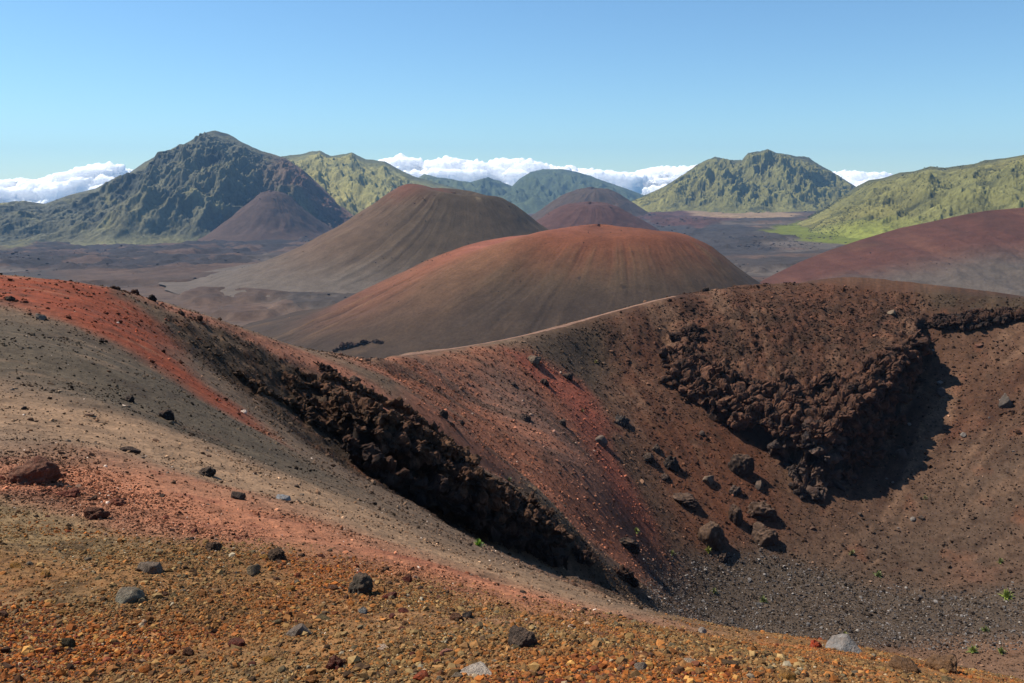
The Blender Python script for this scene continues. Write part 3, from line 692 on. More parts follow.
hf = np.array([(0,1,3,2),(4,6,7,5),(0,4,5,1),(2,3,7,6),(0,2,6,4),(1,5,7,3)])
tag(mesh_np('haze', hv, hf, hm, False), 'thin blue haze in the air', kind='stuff')

# ------------------------------------------------------------------ rocks
def gz(x, y): return bl_grid(ZS, np.asarray(x, float), np.asarray(y, float))
ZS = near_Z
def grd(px, py, fb=None):
    global Z
    keep = Z; Z = ZS; p = ground(px, py, fb); Z = keep; return p
ICO = {k: ico(k) for k in (1, 2, 3, 4, 5)}
def rock_verts(sub, seed, angular=.8, rough=.25, flat=.75, fine=.06):
    r_ = np.random.default_rng(seed); v, f = ICO[sub]; v = v.copy()
    v *= np.array([1, r_.uniform(.65, .95), flat * r_.uniform(.85, 1.15)])
    for _ in range(11):
        n = r_.normal(size=3); n /= np.linalg.norm(n); d = r_.uniform(.52, .85) * (1 - .25 * (1 - angular))
        n2 = n * np.array([1, .9, flat]); k = v @ n - d * np.linalg.norm(n2)
        v -= np.where(k > 0, k * angular, 0)[:, None] * n
    o = r_.uniform(-50, 50, 3)
    nv = v / np.linalg.norm(v, axis=1)[:, None]
    v += nv * (rough * noise3(v + o, .9, 5, seed, .55) + fine * noise3(v + o, .18, 3, seed + 5))[:, None]
    return v, f
def rock_mesh(name, sub, seed, **k):
    v, f = rock_verts(sub, seed, **k)
    o = mesh_np(name, v, f, M_rock, False if sub < 4 else True, link=False); me = o.data; bpy.data.objects.remove(o); return me
ANG = [rock_mesh('rock', 4, 900 + i, angular=.9, rough=.16, fine=.04) for i in range(6)]
CLK = [rock_mesh('clinker', 5, 930 + i, angular=.45, rough=.55, fine=.14, flat=.8) for i in range(6)]
SLAB = [rock_mesh('slab', 4, 960 + i, angular=.95, rough=.14, flat=.42, fine=.04) for i in range(3)]
SML = [rock_mesh('stone', 3, 980 + i, angular=.9, rough=.25, fine=.05) for i in range(8)]
nrock = 0; BPOS = []
def place(me, p, wid, hgt, c, label, cat='rock', group=None, name='boulder', rz=None, sink=.42, tilt=.25):
    global nrock; nrock += 1
    o = bpy.data.objects.new(name, me); C.objects.link(o)
    s = wid / 2; sz = hgt / 2 / .75
    r_ = np.random.default_rng(nrock)
    o.scale = (s, s * r_.uniform(.9, 1.1), sz)
    o.location = (p[0], p[1], float(gz(p[0], p[1])) + hgt * (.5 - sink))
    o.rotation_euler = (r_.uniform(-tilt, tilt), r_.uniform(-tilt, tilt), r_.uniform(0, 6.28) if rz is None else rz)
    o.color = (*(lin(*c) * .85), 1)
    return tag(o, label, cat, group)
DK, BR, RB, GY, PG, OR = (62,54,50), (96,70,54), (120,66,50), (120,114,108), (190,182,172), (170,80,48)
BOULD = [ # px, py of the middle, width, height in photo points, mesh, colour, label
 (30,470,56,32,CLK,0,(110,72,58),'big rough red brown boulder on the pink slope at the left edge'),
 (96,512,24,16,CLK,1,(104,66,52),'brown clinker lump on the pink slope right below the big red boulder'),
 (70,492,20,12,CLK,2,(128,70,56),'red clinker chunk beside the big red boulder at the left edge'),
 (118,501,20,10,CLK,3,(136,78,60),'low reddish clinker chunk next to the brown lump on the pink slope'),
 (130,592,36,24,ANG,0,(128,122,106),'flat topped grey rock in the ochre gravel at lower left'),
 (150,564,26,20,ANG,1,(126,112,98),'smaller grey brown rock just above the flat topped grey rock'),
 (361,583,30,26,CLK,4,(84,76,66),'rough dark grey boulder where ochre gravel meets pink dust'),
 (213,545,20,15,CLK,5,(84,66,54),'dark brown jagged rock near the upper edge of the ochre gravel'),
 (195,530,10,10,ANG,2,(110,54,46),'small dark red upright stone on the pink dust'),
 (278,553,24,18,CLK,0,(72,58,46),'dark lumpy rock in ochre gravel with a yellow stone beside it'),
 (266,556,12,8,ANG,3,(178,130,66),'small yellow ochre stone beside a dark lumpy rock'),
 (253,568,20,14,ANG,4,(122,108,88),'olive grey rock in the ochre gravel below the dark lumpy rock'),
 (300,628,28,18,ANG,5,(130,116,104),'pale brown pitted rock in the ochre gravel left of centre'),
 (336,662,22,16,CLK,1,(92,44,34),'dark red clinker stone near the bottom edge'),
 (68,640,14,18,ANG,2,(92,84,62),'small dark olive standing stone at lower left'),
 (145,668,16,10,ANG,3,(178,104,44),'orange stone at the bottom left edge of the photo'),
 (522,634,34,28,CLK,2,(84,72,64),'rough dark brown boulder in the orange gravel below centre'),
 (476,669,46,17,SLAB,0,(206,190,172),'pale flat slab near the bottom edge below centre'),
 (423,674,22,15,ANG,0,(176,82,48),'orange red block at the bottom edge left of the pale slab'),
 (446,650,16,14,ANG,1,(196,130,104),'pinkish stone above the orange red block'),
 (383,646,18,7,SLAB,1,(220,188,160),'thin pale pink slab in the orange gravel'),
 (575,625,18,9,SLAB,2,(226,204,180),'small white slab on the pink slope right of the dark boulder'),
 (640,666,18,12,ANG,4,(150,136,122),'grey angular stone at the bottom edge right of centre'),
 (468,613,13,11,ANG,5,(76,70,66),'small dark grey stone above the orange gravel'),
 (363,609,14,9,ANG,0,(128,130,128),'small blue grey stone below the rough dark grey boulder'),
 (407,578,14,12,ANG,3,(92,46,38),'small dark maroon pointed stone on the red clinker patch'),
 (283,496,17,11,ANG,1,(146,148,150),'blue grey stone on the pink slope'),
 (237,493,18,14,ANG,2,(78,68,62),'dark angular stone on the pink slope left of the blue grey stone'),
 (207,470,26,14,CLK,3,(60,54,50),'low black rock on the tan slope'),
 (128,447,24,13,SLAB,0,(66,54,48),'dark flat rock on the tan slope above the big red boulder'),
 (167,414,15,13,CLK,4,(54,48,46),'black lump on the grey slope below the red patch'),
 (130,398,13,10,CLK,5,(44,40,40),'small black rock highest on the grey slope'),
 (244,411,10,6,ANG,4,(226,204,186),'small white stone at the lower tip of the red patch'),
 (90,413,14,6,SLAB,1,(178,142,116),'pale tan flat stone on the grey slope at left'),
 (134,288,10,8,CLK,0,(70,44,36),'dark brown boulder standing on the red ridge crest'),
 (152,297,11,9,CLK,1,(40,36,36),'black boulder standing on the red ridge crest'),
 (116,287,9,6,CLK,2,(56,42,36),'small dark rock on the left of the two crest boulders'),
 (181,312,8,7,CLK,3,(64,46,40),'small dark rock on the pink ridge crest right of the black boulder'),
 (200,318,8,6,CLK,4,(80,54,44),'lowest small rock on the pink ridge crest before the dark spur'),
 (40,316,12,9,ANG,5,(116,106,96),'grey stone just below the red patch at left'),
 (10,298,10,7,CLK,5,(58,50,46),'dark stone at the left edge in the red patch'),
 (533,357,20,13,CLK,0,(120,104,88),'pale topped dark boulder at the head of the red tongue'),
 (544,380,13,10,CLK,1,(60,48,44),'dark rock in the middle of the bright red tongue'),
 (567,374,13,10,CLK,2,(56,48,46),'dark rock at the right margin of the bright red tongue'),
 (525,415,15,11,CLK,3,(64,54,52),'dark boulder on the grey streaked inner slope'),
 (562,421,9,9,CLK,4,(78,66,62),'small boulder on the inner slope below the red tongue'),
 (601,437,18,16,ANG,0,(116,104,96),'grey boulder at the lower end of the red tongue'),
 (621,417,18,15,CLK,5,(66,62,60),'dark grey jagged boulder right of the red tongue end'),
 (443,412,14,12,CLK,0,(52,44,42),'dark block on the pink slope above the dark spur'),
 (461,421,9,7,CLK,1,(58,46,44),'small dark rock beside the dark block on the pink slope'),
 (513,383,7,6,CLK,2,(70,58,56),'tiny dark rock high on the grey streaked slope'),
 (671,458,20,24,CLK,3,(58,50,46),'tall dark rock above the two brown clinker mounds in the bowl'),
 (742,462,26,28,CLK,4,(72,58,50),'big dark rock left of the lower lava block'),
 (708,477,17,15,ANG,1,(122,104,88),'pale brown rock in the middle of the brown bowl floor patch'),
 (735,487,14,13,CLK,5,(78,66,60),'rock just below the big dark rock beside the lava block'),
 (759,483,14,13,ANG,2,(92,80,72),'grey rock at the foot of the pale lava block edge'),
 (684,495,32,14,CLK,0,(66,52,46),'long low dark ledge rock above the brown clinker mounds'),
 (709,527,36,32,CLK,1,(88,68,54),'largest brown clinker mound in the bowl'),
 (763,528,28,26,CLK,2,(84,66,54),'rounded brown clinker mound at right of the group'),
 (759,504,36,24,CLK,3,(86,66,54),'wide brown clinker mound between the other two'),
 (736,512,18,24,CLK,4,(80,62,52),'narrow brown clinker rock between the clinker mounds'),
 (723,554,13,14,CLK,5,(56,46,42),'dark block below the largest brown clinker mound'),
 (627,540,28,15,CLK,0,(52,44,40),'long dark boulder at the foot of the pink inner slope'),
 (648,455,15,13,CLK,1,(62,54,50),'dark rock left of the tall dark rock in the bowl'),
 (656,446,12,12,CLK,2,(64,56,52),'small dark rock above the left dark rock in the bowl'),
 (665,475,12,8,CLK,3,(66,56,52),'small rock just under the tall dark rock in the bowl'),
 (702,432,8,7,ANG,3,(104,90,82),'small grey stone under the dark lava cliff'),
 (941,390,12,11,ANG,4,(96,88,84),'blue grey boulder right of the big black shadow'),
 (1005,398,14,18,ANG,5,(104,94,86),'grey boulder near the right edge on the crater wall'),
 (902,452,15,18,ANG,0,(96,84,76),'grey rock on the slope right of the lower lava block'),
 (892,312,11,7,ANG,1,(140,122,102),'pale stone near the crest above the dark lava ledge'),
 (978,345,10,5,SLAB,2,(118,78,64),'flat reddish stone below the dark ledge at right'),
 (706,289,7,6,CLK,4,(40,36,34),'black stone on the far crater rim beside the path end'),
 (843,643,46,21,ANG,2,(136,134,130),'large white and grey boulder on the lip of the near slope'),
 (815,643,15,12,CLK,5,(176,74,46),'orange red rock touching the large white boulder'),
 (940,662,38,20,CLK,0,(112,82,56),'brown clinker lump at the right end of the near slope'),
 (905,664,30,16,CLK,1,(104,76,52),'low brown clinker lump left of the end lump on the near slope'),
 (703,630,11,9,ANG,3,(170,156,144),'small pale stone on the lip of the near slope'),
 (730,662,22,10,CLK,2,(98,76,52),'olive brown clinker at lower right on the near slope'),
 (690,660,18,9,SLAB,0,(196,172,144),'pale beige slab on the near slope at lower right'),
 (354,378,16,8,CLK,3,(66,50,46),'dark flat rock on the pink saddle near the low wall'),
]
for (px, py, w_, h_, lst, i, c, lab) in BOULD:
    p = grd(px, py + h_ * .38)
    f_ = np.linalg.norm(p) / F * 1.0
    deep = p[1] > 80 and lst is CLK
    BPOS.append((p[0], p[1], w_ * f_)); place(lst[i % len(lst)], p, w_ * f_ * (1.0 if deep else .92), h_ * f_ * (1.05 if deep else 1.0), tuple(q * (.8 if p[1] > 80 else 1) for q in c), lab, 'boulder' if w_ > 17 else 'rock', None, 'boulder' if w_ > 17 else 'rock', sink=.52 if deep else .42)

# smaller stones, each one an object, by the ground they lie on
def stones(n, poly, sz, cols, label, group, seed, lst=None):
    r_ = np.random.default_rng(seed); q = np.array(poly); k = 0
    x0, y0 = q.min(0); x1, y1 = q.max(0)
    while k < n:
        px, py = r_.uniform(x0, x1), r_.uniform(y0, y1)
        if poly_sd(np.array([px], np.float32), np.array([py], np.float32), poly)[0] < 0: continue
        p = grd(px, py); f_ = np.linalg.norm(p) / F
        w_ = sz[0] * (sz[1] / sz[0]) ** (r_.random() ** 2.2) * f_
        place((lst or SML)[r_.integers(len(lst or SML))], p, w_, w_ * r_.uniform(.5, .8), cols[r_.integers(len(cols))], label, 'stone', group, 'stone'); k += 1
stones(46, [(0,330),(140,370),(300,455),(480,545),(620,602),(480,585),(250,520),(0,460)], (3.5, 9), [DK, DK, BR, (150,130,112)], 'small loose stone on the grey and tan cinder slope', 'small stones on the grey and tan slope', 61)
stones(40, [(0,465),(200,500),(400,560),(640,622),(520,625),(330,570),(100,545),(0,520)], (4, 12), [RB, BR, DK, (190,150,126), (150,76,58)], 'small stone on the dusty pink band', 'small stones on the pink band', 62)
stones(60, [(0,545),(300,575),(480,620),(720,650),(960,676),(960,683),(0,683)], (7, 18), [(150,96,44), (120,104,70), (96,60,40), (170,120,56), (140,126,106), (110,48,36)], 'fist sized stone in the ochre gravel', 'fist sized stones in the ochre gravel', 63)
stones(34, [(400,370),(540,350),(620,430),(690,580),(640,560),(540,500)], (2.5, 6), [DK, BR, (80,60,54), (190,160,140)], 'small stone on the streaked pink inner slope', 'small stones on the inner slope', 64)
stones(40, [(930,345),(1020,345),(1020,480),(860,560),(800,540),(900,430)], (2.5, 7), [DK, BR, GY, (84,62,52)], 'small stone on the brown wall right of the lava outcrop', 'small stones on the brown wall', 65)
stones(34, [(10,280),(120,288),(280,345),(340,370),(300,365),(160,330)], (2.5, 6), [DK, BR, RB, (150,84,60)], 'small stone on the red and pink ridge', 'small stones on the red ridge', 66)
print('stones', nrock, time.time() - T0)

# lava outcrops: knobbly heaps of welded clinker -------------------------------------
def outcrop(name, label, blobs, c1, c2, seed, vox=.2, fill=.5, jitter=.35, flatz=.9, push=.2, amp=1., step=.8):
    """a run of welded clinker: lumps fused into one skin, then roughened"""
    r_ = np.random.default_rng(seed); V = []; Fc = []; nv_ = 0; B = []
    for (a0, b0) in zip(blobs[:-1], blobs[1:]):
        d = math.hypot(a0[0] - b0[0], a0[1] - b0[1]); n = max(1, int(d / (step * max(a0[2], b0[2]))))
        if d > 60: n = 1
        for k in range(n): B.append(tuple(a0[i] + (b0[i] - a0[i]) * k / n for i in range(min(len(a0), len(b0)))))
    B.append(blobs[-1]); v0, f0 = ICO[2]; sm = 0
    for (px, py, r, *yy) in B:
        p0 = at(px, py, yy[0]) if yy else grd(px, py); f_ = np.linalg.norm(p0) / F; s0 = r * f_; sm += s0 / len(B)
        for k in range(2):
            s = s0 * r_.uniform(.7, 1.1) * (1 if k == 0 else .75)
            o = r_.normal(size=3) * s0 * jitter * k
            c = p0 + o; c[2] = c[2] if yy else float(gz(c[0], c[1])) + s * push
            v = v0 * s * np.array([r_.uniform(.95, 1.3), r_.uniform(.9, 1.2), flatz * r_.uniform(.8, 1.15)]) + c
            V.append(v); Fc.append(f0 + nv_); nv_ += len(v)
    o = mesh_np('tmp', np.concatenate(V), np.concatenate(Fc), M_outcrop, True); v, nr, f = fuse(o, vox)
    nb1 = np.abs(noise3(v, sm * 1.6, 3, seed, .5)); nb2 = np.abs(noise3(v, sm * .7, 3, seed + 3, .6)); nb3 = noise3(v, sm * .3, 3, seed + 5, .6)
    v = v + nr * ((.35 * nb1 + .3 * nb2 + .16 * nb3 - .15) * sm * 1.1 * amp)[:, None]
    # fractured blocks: every cell of rock steps in or out, with a crack between cells
    for q_, (sp_, am_) in enumerate(((2.0, .6), (.75, .32))):
        ns_ = int(np.clip(len(v) * vox * vox / (sm * sp_ * r_.uniform(.7, 1)) ** 2, 12, 900)); sd_k = v[r_.integers(len(v), size=ns_)] + r_.normal(0, .2 * sm, (ns_, 3))
        off = r_.uniform(-1, 1, ns_); dir_ = r_.normal(size=(ns_, 3)) * .6; f1 = np.full(len(v), 1e9); f2 = f1.copy(); ci = np.zeros(len(v), int)
        for j_ in range(ns_):
            dd = ((v - sd_k[j_]) ** 2).sum(1); cl_ = dd < f1
            f2 = np.where(cl_, f1, np.minimum(f2, dd)); ci[cl_] = j_; f1 = np.where(cl_, dd, f1)
        gap = np.sqrt(f2) - np.sqrt(f1)
        tilt_ = np.clip(((v - sd_k[ci]) * dir_[ci]).sum(1) * .5, -.4 * sm, .4 * sm)
        v = v + nr * ((am_ * off[ci] * sm * .5 + tilt_ * .8 - .3 * sm * sp_ * np.exp(-gap / (.12 * sm * sp_))) * amp)[:, None]
    v[:, 2] += .3 * sm * amp * noise3(v, sm * 2.5, 3, seed + 8)
    t = ss(-.3, .4, noise3(v, sm * .8, 5, seed + 9, .6))[:, None]; t2 = (ss(.35, .1, nb2 + nb1) * .5)[:, None]
    cc = lin(*c1) * (1 - t) + lin(*c2) * t
    dust = (ss(.45, .85, nr[:, 2]) * ss(-.3, .3, noise3(v, sm * 1.5, 4, seed + 12)))[:, None] * .6
    cc = cc * .8 * (1 - dust) + lin(96, 66, 50) * .7 * dust
    o = mesh_np(name, v, f, M_outcrop, False, cc)
    return tag(o, label, 'lava outcrop')
outcrop('lava_outcrop', 'long black lava spur running down the slope to the crater floor',
  [(356,424,7,46.2),(375,433,11,46.4),(400,446,15,47.2),(440,468,18,48.6),(480,494,20,50),(520,518,20,53),(548,534,19,56),(562,552,16,58.4),(566,562,12,59)] + [(540,545,14,56),(500,520,14,52.5),(450,492,12,50),(415,468,12,48.8),(385,448,9,47.6)] + [(400,432,9),(430,447,9),(460,464,9),(490,484,9),(520,502,9),(548,520,8)], (50,40,33), (100,72,54), 71, .12, push=.35)
outcrop('lava_outcrop', 'dark rocky ledges on the upper part of the spur below the pink crest',
  [(235,360,8),(250,364,10),(268,368,11),(285,373,10),(300,380,9),(310,388,8),(240,378,6),(262,392,7),(280,402,6),(300,412,9),(312,425,8),(330,432,10),(345,440,10),(322,408,8),(350,418,9),(365,428,9)], (50,40,32), (98,72,52), 72, .12, push=.55)
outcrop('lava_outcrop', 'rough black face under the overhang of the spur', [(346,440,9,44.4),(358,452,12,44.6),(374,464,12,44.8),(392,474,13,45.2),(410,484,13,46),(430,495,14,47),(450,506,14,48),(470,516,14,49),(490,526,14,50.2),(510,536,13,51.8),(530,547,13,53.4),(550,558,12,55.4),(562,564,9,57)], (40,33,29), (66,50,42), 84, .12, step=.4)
outcrop('lava_outcrop', 'brown crumbling lava above the black face of the spur', [(300,375,7),(315,385,8),(330,395,9),(345,402,10),(360,410,11),(378,420,11),(395,425,10),(410,432,10),(425,440,10),(440,448,10),(455,458,10),(470,468,10),(445,440,7),(420,424,7),(395,410,8),(370,398,8),(350,388,7),(330,380,6),(300,390,7),(285,380,6),(300,400,8),(320,412,9),(340,425,9)], (58,46,37), (112,80,58), 83, .12, push=.5, step=.5)
outcrop('lava_outcrop', 'black block of lava on the pink crest above the spur', [(322,368,9),(332,372,10),(339,376,7)], (36,30,28), (70,50,42), 73)
outcrop('lava_outcrop', 'dark lava block on the pink slope just right of the spur', [(403,420,8),(411,424,9),(418,430,6),(430,438,5),(440,446,6),(452,455,6),(466,466,6),(478,474,5)], (40,34,32), (86,58,46), 74, .1)
outcrop('lava_outcrop', 'small dark lava knob past the lower end of the spur', [(575,553,8),(582,560,8),(590,568,6)], (38,32,30), (70,52,44), 75, .1)
outcrop('lava_outcrop', 'lowest dark lava knob at the foot of the spur', [(610,572,9),(622,575,11),(630,582,8),(600,566,5)], (38,32,30), (74,56,46), 76, .1)
LB = [(668,352,8),(669,364,10),(674,377,12),(684,387,13),(696,394,10),(708,400,10),(720,406,11),(733,413,11),(746,420,11),(760,428,12),(774,434,12),(790,438,13),(806,441,14),(822,442,14),(834,436,13),(843,427,13),(850,419,13),(858,410,12),(866,400,12),(875,389,12),(884,379,11),(893,368,11),(902,357,10),(910,347,9),(917,338,8)]
outcrop('lava_outcrop', 'big lava ledge with a black overhang on the far crater wall', LB + [(690,372,6),(715,386,7),(745,402,7),(790,420,7),(815,424,9),(832,412,9),(852,396,9),(876,372,9),(760,412,6),(850,395,9),(835,420,11),(800,425,12),(770,415,12),(740,400,12),(712,388,12),(688,370,11),(676,352,9)] + [(690,352,9),(715,370,9),(745,385,10),(775,400,10),(805,412,11),(835,398,10),(860,378,9),(885,356,8),(770,385,8),(800,395,8),(830,380,8),(790,425,12),(815,430,13),(840,415,12)] + [(924,345,9),(914,366,10),(903,388,10),(890,408,11),(876,428,11),(862,447,11),(850,466,10),(838,478,9),(905,372,8),(884,402,9),(866,425,10),(850,445,10)], (54,42,36), (112,78,60), 77, .2, push=.22, step=.5)
outcrop('lava_outcrop', 'lower lava block hanging below the big ledge', [(778,446,10),(790,458,13),(805,462,15),(822,462,16),(838,458,12),(795,475,13),(812,480,16),(828,478,12),(800,492,10),(812,500,9),(820,492,10),(775,440,8)], (50,44,42), (100,80,68), 78, .2, push=.5, step=.5)
outcrop('lava_outcrop', 'dark rock band below the rim at the right edge', [(928,326,6),(938,328,8),(950,328,8),(962,327,9),(975,325,9),(988,323,9),(1000,321,9),(1012,320,9),(1024,319,9),(1040,318,9),(935,318,5),(960,317,5),(985,313,5),(1010,311,5)], (40,34,32), (78,58,48), 79)
outcrop('lava_outcrop', 'dark hollow of lava at the left end of the big ledge', [(676,340,7),(684,334,7),(694,331,7),(702,332,6),(690,342,5),(699,340,5)], (36,30,28), (84,60,48), 80)
bpy.context.view_layer.update(); _cone = [o for o in C.objects if o.get('label', '').startswith('wide rusty')][0]; _bl = []
for (px, py, r) in [(330,354,4),(336,351,4),(343,349,5),(350,347,5),(358,345,5),(366,343,4),(374,342,4),(381,343,4),(385,347,4),(380,350,4),(370,352,4)]:
    d_ = Vector(at(px, py, 1.)); hit, loc, _n, _f = _cone.ray_cast(Vector((0, 0, 0)), d_.normalized())
    if hit: _bl.append((px, py, r, loc.y))
outcrop('lava_outcrop', 'black jagged rocks on the foot of the wide cinder cone beyond the path', _bl, (44,38,36), (78,64,56), 81, .5)
# low retaining wall beside the path
wl_ = [at(352, 357, 76), at(362, 358.5, 80), at(374, 360, 84)]
outcrop('rock_wall', 'short low rock wall at the start of the path', [(353,357,3),(357,358,3),(361,359,3),(365,360,3),(369,361,3),(373,361,3)], (70,58,54), (140,110,94), 82, .1, amp=.6)
bpy.data.objects['rock_wall']['category'] = 'rock wall'
print('outcrops', time.time() - T0)

# gravel and rubble: past counting --------------------------------------------------
def scatter(name, label, pts, size, cols, sub, seed, mat):
    """loose grains, each with its own size, turn and pigment, as one sheet of stuff"""
    r_ = np.random.default_rng(seed); n = len(pts); v0, f0 = ICO[sub] if sub else icosa
    nv = len(v0)
    a = r_.normal(size=(n, 4)); a /= np.linalg.norm(a, axis=1)[:, None]
    w_, x, y, z = a.T
    Rm = np.stack([1-2*(y*y+z*z), 2*(x*y-z*w_), 2*(x*z+y*w_), 2*(x*y+z*w_), 1-2*(x*x+z*z), 2*(y*z-x*w_), 2*(x*z-y*w_), 2*(y*z+x*w_), 1-2*(x*x+y*y)], 1).reshape(n, 3, 3)
    var = 12; shp = np.stack([v0 * (1 + r_.uniform(-.42, .42, (nv, 1))) * r_.uniform(.6, 1.15, 3) for _ in range(var)])
    V = shp[r_.integers(var, size=n)] * size[:, None, None]
    V = np.einsum('nij,nkj->nki', Rm, V); V[..., 2] *= .8
    V += pts[:, None, :]; V[..., 2] += (size * .25)[:, None]
    fc = (f0[None] + (np.arange(n) * nv)[:, None, None]).reshape(-1, 3)
    cc = np.repeat(cols, nv, 0)
    return tag(mesh_np(name, V.reshape(-1, 3), fc, mat, False, cc), label, kind='stuff')
bm = bmesh.new(); bmesh.ops.create_icosphere(bm, subdivisions=1, radius=1)
icosa = (np.array([x.co[:] for x in bm.verts]), np.array([[q.index for q in p.verts] for p in bm.faces])); bm.free()
NX, NY = near_X.ravel(), near_Y.ravel()
def pick(n, wgt, seed):
    r_ = np.random.default_rng(seed); wgt = wgt.ravel().astype(float); cs = np.cumsum(wgt); k = np.searchsorted(cs, r_.random(n) * cs[-1])
    r = np.hypot(NX[k], NY[k]); t = np.arctan2(NX[k], NY[k])
    r = r * (1 + r_.uniform(-.003, .003, n)); t = t + r_.uniform(-.0008, .0008, n)
    x, y = r * np.sin(t), r * np.cos(t)
    return np.stack([x, y, gz(x, y)], 1), k, r
def palette(n, pal, wts, seed, jit=.25):
    r_ = np.random.default_rng(seed); P_ = np.array([lin(*c) for c in pal]); w_ = np.array(wts, float); w_ /= w_.sum()
    c = P_[r_.choice(len(pal), n, p=w_)]; return c * .70 * r_.lognormal(0, jit, (n, 1))
inview = (np.abs(np.arctan2(near_X, near_Y)) < .68) & (near_Y > 1.5)
rr_n = np.hypot(near_X, near_Y)
# ochre gravel at one's feet
w1 = near_oc * inview * (rr_n < 16) * (rr_n > 2.2) * (.22 + ss(-.25, .3, fbm(near_X, near_Y, 1.3, 4, 70, .6)))
p, k, r = pick(270000, w1, 1); rs = np.random.default_rng(2)
size = np.clip(rs.lognormal(math.log(.0042), .45, len(p)) * np.where(rs.random(len(p)) < .05, 2.4, 1), .0024, .026) * (.9 + r * .03)
patch = ss(-.2, .35, fbm(p[:, 0], p[:, 1], 1.6, 4, 45))[:, None]; pat2 = ss(-.2, .3, fbm(p[:, 0], p[:, 1], 1.1, 3, 46) )[:, None]
ca = palette(len(p), [(172,100,44), (154,88,42), (122,62,42), (174,128,70), (118,86,54), (74,52,40), (186,160,126)], [5, 4.5, 2.5, 2.5, 3, 3, .3], 3)
cb = palette(len(p), [(140,108,68), (122,92,56), (150,122,80), (156,102,54), (80,60,42), (108,94,70), (176,160,132)], [5, 4, 3, 4, 3, 1.5, .4], 4)
scatter('gravel', 'ochre orange and olive cinder gravel in the foreground', p, size, cb + (ca - cb) * patch, 0, 5, M_gravel)
# pebbles over the near slope
w2 = (1 - near_oc) * inview * (rr_n < 62) * (rr_n > 3) * (.2 + ss(.05, .5, fbm(near_X, near_Y, 2.2, 4, 47)) * 1.0 + 3.5 * near_clus)
p, k, r = pick(60000, w2, 6)
_e = []
for q_ in BPOS:      # crumbs round the foot of each boulder
    m_ = 26; a_ = rs.uniform(0, 6.28, m_); d_ = q_[2] * rs.uniform(.4, 1.5, m_); _x, _y = q_[0] + d_ * np.cos(a_), q_[1] + d_ * np.sin(a_); _e.append(np.stack([_x, _y, gz(_x, _y)], 1))
_e = np.concatenate(_e); _i = np.clip(np.searchsorted(RR, np.hypot(_e[:, 0], _e[:, 1])), 0, len(RR) - 1); _j = np.clip(np.searchsorted(TH, np.arctan2(_e[:, 0], _e[:, 1])), 0, len(TH) - 1)
p = np.concatenate([p, _e]); k = np.r_[k, _i * len(TH) + _j]; r = np.r_[r, np.hypot(_e[:, 0], _e[:, 1])]
size = np.clip(rs.lognormal(math.log(.8), .55, len(p)), .4, 4.5) * r / F * .75
cc = near_col.reshape(-1, 3)[k] * palette(len(p), [(255,255,255), (150,150,150), (215,205,200), (110,105,105)], [3, 3, 3, 2], 7, .35) * 1.85
wh = rs.random(len(p)) < .007; cc[wh] = lin(214, 190, 168)
scatter('gravel', 'loose pebbles strewn over the grey tan and pink slope', p, size, np.clip(cc, 0, .8), 0, 8, M_gravel)
# crater bowl rubble
rub = (.5 + 1.2 * near_floor + 0.5 * near_led + .9 * near_wred * ss(-.1, .5, fbm(near_X, near_Y, 9, 4, 48)) + .35 * ss(.15, .5, fbm(near_X, near_Y, 6, 4, 49))) 
w3 = inview * ((rr_n > 62) & (rr_n < 160)) * rub * ss(1.0, 2.0, near_td) + inview * near_spur * (rr_n > 25) * 1.2
p, k, r = pick(150000, w3, 9)
size = np.clip(rs.lognormal(math.log(.75), .5, len(p)), .35, 3.6) * r / F * .72
cc = near_col.reshape(-1, 3)[k] * palette(len(p), [(255,255,255), (150,150,150), (225,220,215), (105,100,100)], [3, 3, 3, 2], 10, .35) * 1.85
fl = near_floor.ravel()[k] > .5; g_ = fl & (rs.random(len(p)) < .45)
cc[g_] = palette(int(g_.sum()), [(120,114,110), (92,84,80), (150,142,134), (60,54,52), (180,172,160)], [4, 4, 1.2, 4, .2], 11)
scatter('rubble', 'grey and brown rubble on the crater floor and walls', p, size, np.clip(cc, 0, .8), 0, 12, M_gravel)
print('gravel', time.time() - T0)

# plants ------------------------------------------------------------------------------
lm = bpy.data.materials.new('leaf_green'); lm.use_nodes = True
lb = lm.node_tree.nodes['Principled BSDF']; lb.inputs['Roughness'].default_value = .6
oi = lm.node_tree.nodes.new('ShaderNodeObjectInfo'); lm.node_tree.links.new(oi.outputs['Color'], lb.inputs['Base Color'])
def tuft(seed, n=60, spread=1.):
    r_ = np.random.default_rng(seed); V = []; Fc = []; k = 0
    for i in range(n):
        a = r_.uniform(0, 6.283); el = r_.uniform(.15, 1.45); L_ = r_.uniform(.6, 1.0); wd = r_.uniform(.06, .13)
        d = np.array([math.cos(a) * math.cos(el) * spread, math.sin(a) * math.cos(el) * spread, math.sin(el)]); sd = np.array([-math.sin(a), math.cos(a), 0])
        b0 = np.array([r_.normal() * .08, r_.normal() * .08, 0])
        for j in range(4):
            t = j / 3.; c = b0 + d * L_ * t + np.array([0, 0, -.25 * t * t * L_ * math.cos(el)]); w_ = wd * (1 - t) ** .7 + .002
            V += [c - sd * w_, c + sd * w_]
        for j in range(3): Fc.append([k + 2 * j, k + 2 * j + 1, k + 2 * j + 3, k + 2 * j + 2])
        k += 8
    o = mesh_np('plant', np.array(V), np.array(Fc), lm, True, link=False); me = o.data; bpy.data.objects.remove(o); return me
TU = [tuft(i, 70) for i in range(4)]
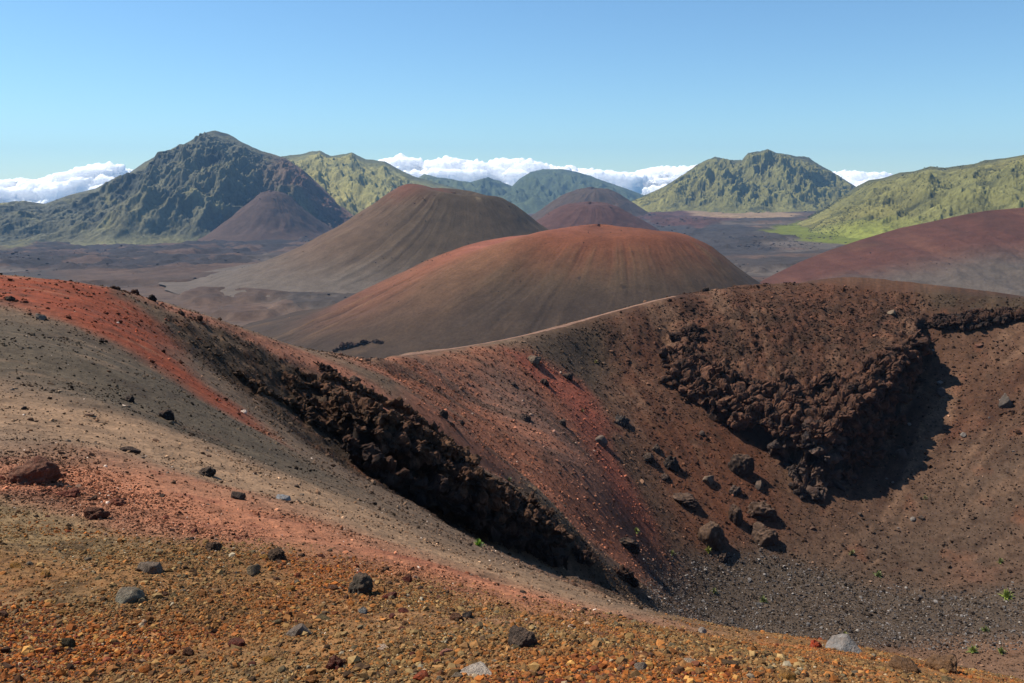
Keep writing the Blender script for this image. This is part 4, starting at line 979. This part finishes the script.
PL = [(478,541,13,0,(126,160,50),'bright green plant against the black shadow of the spur'),
 (708,549,9,1,(140,142,56),'yellow green plant left of the dark block in the bowl'),(636,529,8,2,(136,140,64),'pale green plant above the long dark boulder at the pink slope foot'),
 (763,598,9,3,(120,128,70),'dull green plant on the grey rubble left of the crater floor middle'),(852,552,8,0,(128,128,80),'dull green tuft on the wall above the middle of the rubble'),
 (878,573,9,1,(128,140,84),'grey green tuft at the upper edge of the floor rubble'),(1006,593,12,2,(136,150,60),'bright green plant on the rubble near the right edge'),
 (973,648,11,3,(120,134,60),'green plant on the bare track at lower right'),(1001,650,9,0,(116,128,62),'second green plant on the bare track nearest the right edge'),
 (672,552,7,1,(130,134,70),'small yellow green tuft at the lower end of the valley'),(714,590,8,2,(118,122,70),'small tuft on the dark rubble below the clinker mounds'),
 (596,361,6,3,(140,132,72),'small yellowish tuft on the dark fan below the path'),(776,434,6,0,(140,134,60),'yellow tuft at the corner of the lava ledge'),(582,410,6,1,(110,116,60),'small dark green tuft on the red tongue'),
 (509,478,8,2,(112,116,74),'grey green tuft beside the spur crest'),(896,455,6,3,(132,136,70),'small tuft beside the grey rock right of the lava block'),(1000,560,7,0,(126,130,72),'small tuft high on the right wall above the rubble'),
 (925,497,5,1,(130,130,86),'tiny tuft in the middle of the right wall'),(985,628,8,2,(110,118,62),'green tuft where rubble meets the bare track'),(845,633,6,3,(126,128,60),'tiny tuft just behind the large white boulder')]
for (px, py, wpx, i, c, lab) in PL:
    p = grd(px, py + wpx * .4); f_ = np.linalg.norm(p) / F; o = bpy.data.objects.new('plant', TU[i]); C.objects.link(o)
    o.location = (p[0], p[1], p[2] - .02); o.scale = (wpx * f_ * .62, wpx * f_ * .62, wpx * f_ * .8); o.rotation_euler = (0, 0, i * 1.3 + px); o.color = (*(lin(*c) * .85), 1)
    tag(o, lab, 'plant')
print('plants', time.time() - T0)

# ------------------------------------------------------------------ light, sky, camera
SUN_EL, SUN_A = R(52), R(20)       # the sun stands ahead to the left
sd_ = Vector((-math.cos(SUN_EL) * math.cos(SUN_A), math.cos(SUN_EL) * math.sin(SUN_A), math.sin(SUN_EL)))
w = bpy.data.worlds.new('World'); bpy.context.scene.world = w; w.use_nodes = True
nt = w.node_tree; bg = nt.nodes['Background']; sky = nt.nodes.new('ShaderNodeTexSky'); sky.sky_type = 'NISHITA'
sky.sun_disc = False; sky.sun_elevation = SUN_EL; sky.sun_rotation = math.atan2(sd_.x, sd_.y)
sky.altitude = 500; sky.air_density = 1.0; sky.dust_density = .0; sky.ozone_density = 1.5
tint = nt.nodes.new('ShaderNodeMix'); tint.data_type = 'RGBA'; tint.blend_type = 'MULTIPLY'; tint.inputs[0].default_value = 1
tint.inputs[7].default_value = (.70, .95, 1.10, 1); nt.links.new(sky.outputs[0], tint.inputs[6]); nt.links.new(tint.outputs[2], bg.inputs[0]); bg.inputs[1].default_value = .086
sl = bpy.data.lights.new('sun', 'SUN'); sl.energy = 5.0; sl.angle = R(.5); sl.color = (1, .93, .82)
so = bpy.data.objects.new('sun', sl); C.objects.link(so); so.rotation_euler = (-sd_).to_track_quat('-Z', 'Y').to_euler()
cam = bpy.data.cameras.new('camera'); co = bpy.data.objects.new('camera', cam); C.objects.link(co)
cam.sensor_width = 36; cam.lens = F / 1024 * 36; cam.clip_start = .1; cam.clip_end = 200000
co.location = (0, 0, 0); co.rotation_euler = (math.pi / 2 - PITCH, 0, 0)
sc = bpy.context.scene; sc.camera = co
sc.view_settings.view_transform = 'Standard'; sc.view_settings.look = 'None'; sc.view_settings.gamma = 1
sc.view_settings.exposure = .56

print('done', time.time() - T0)
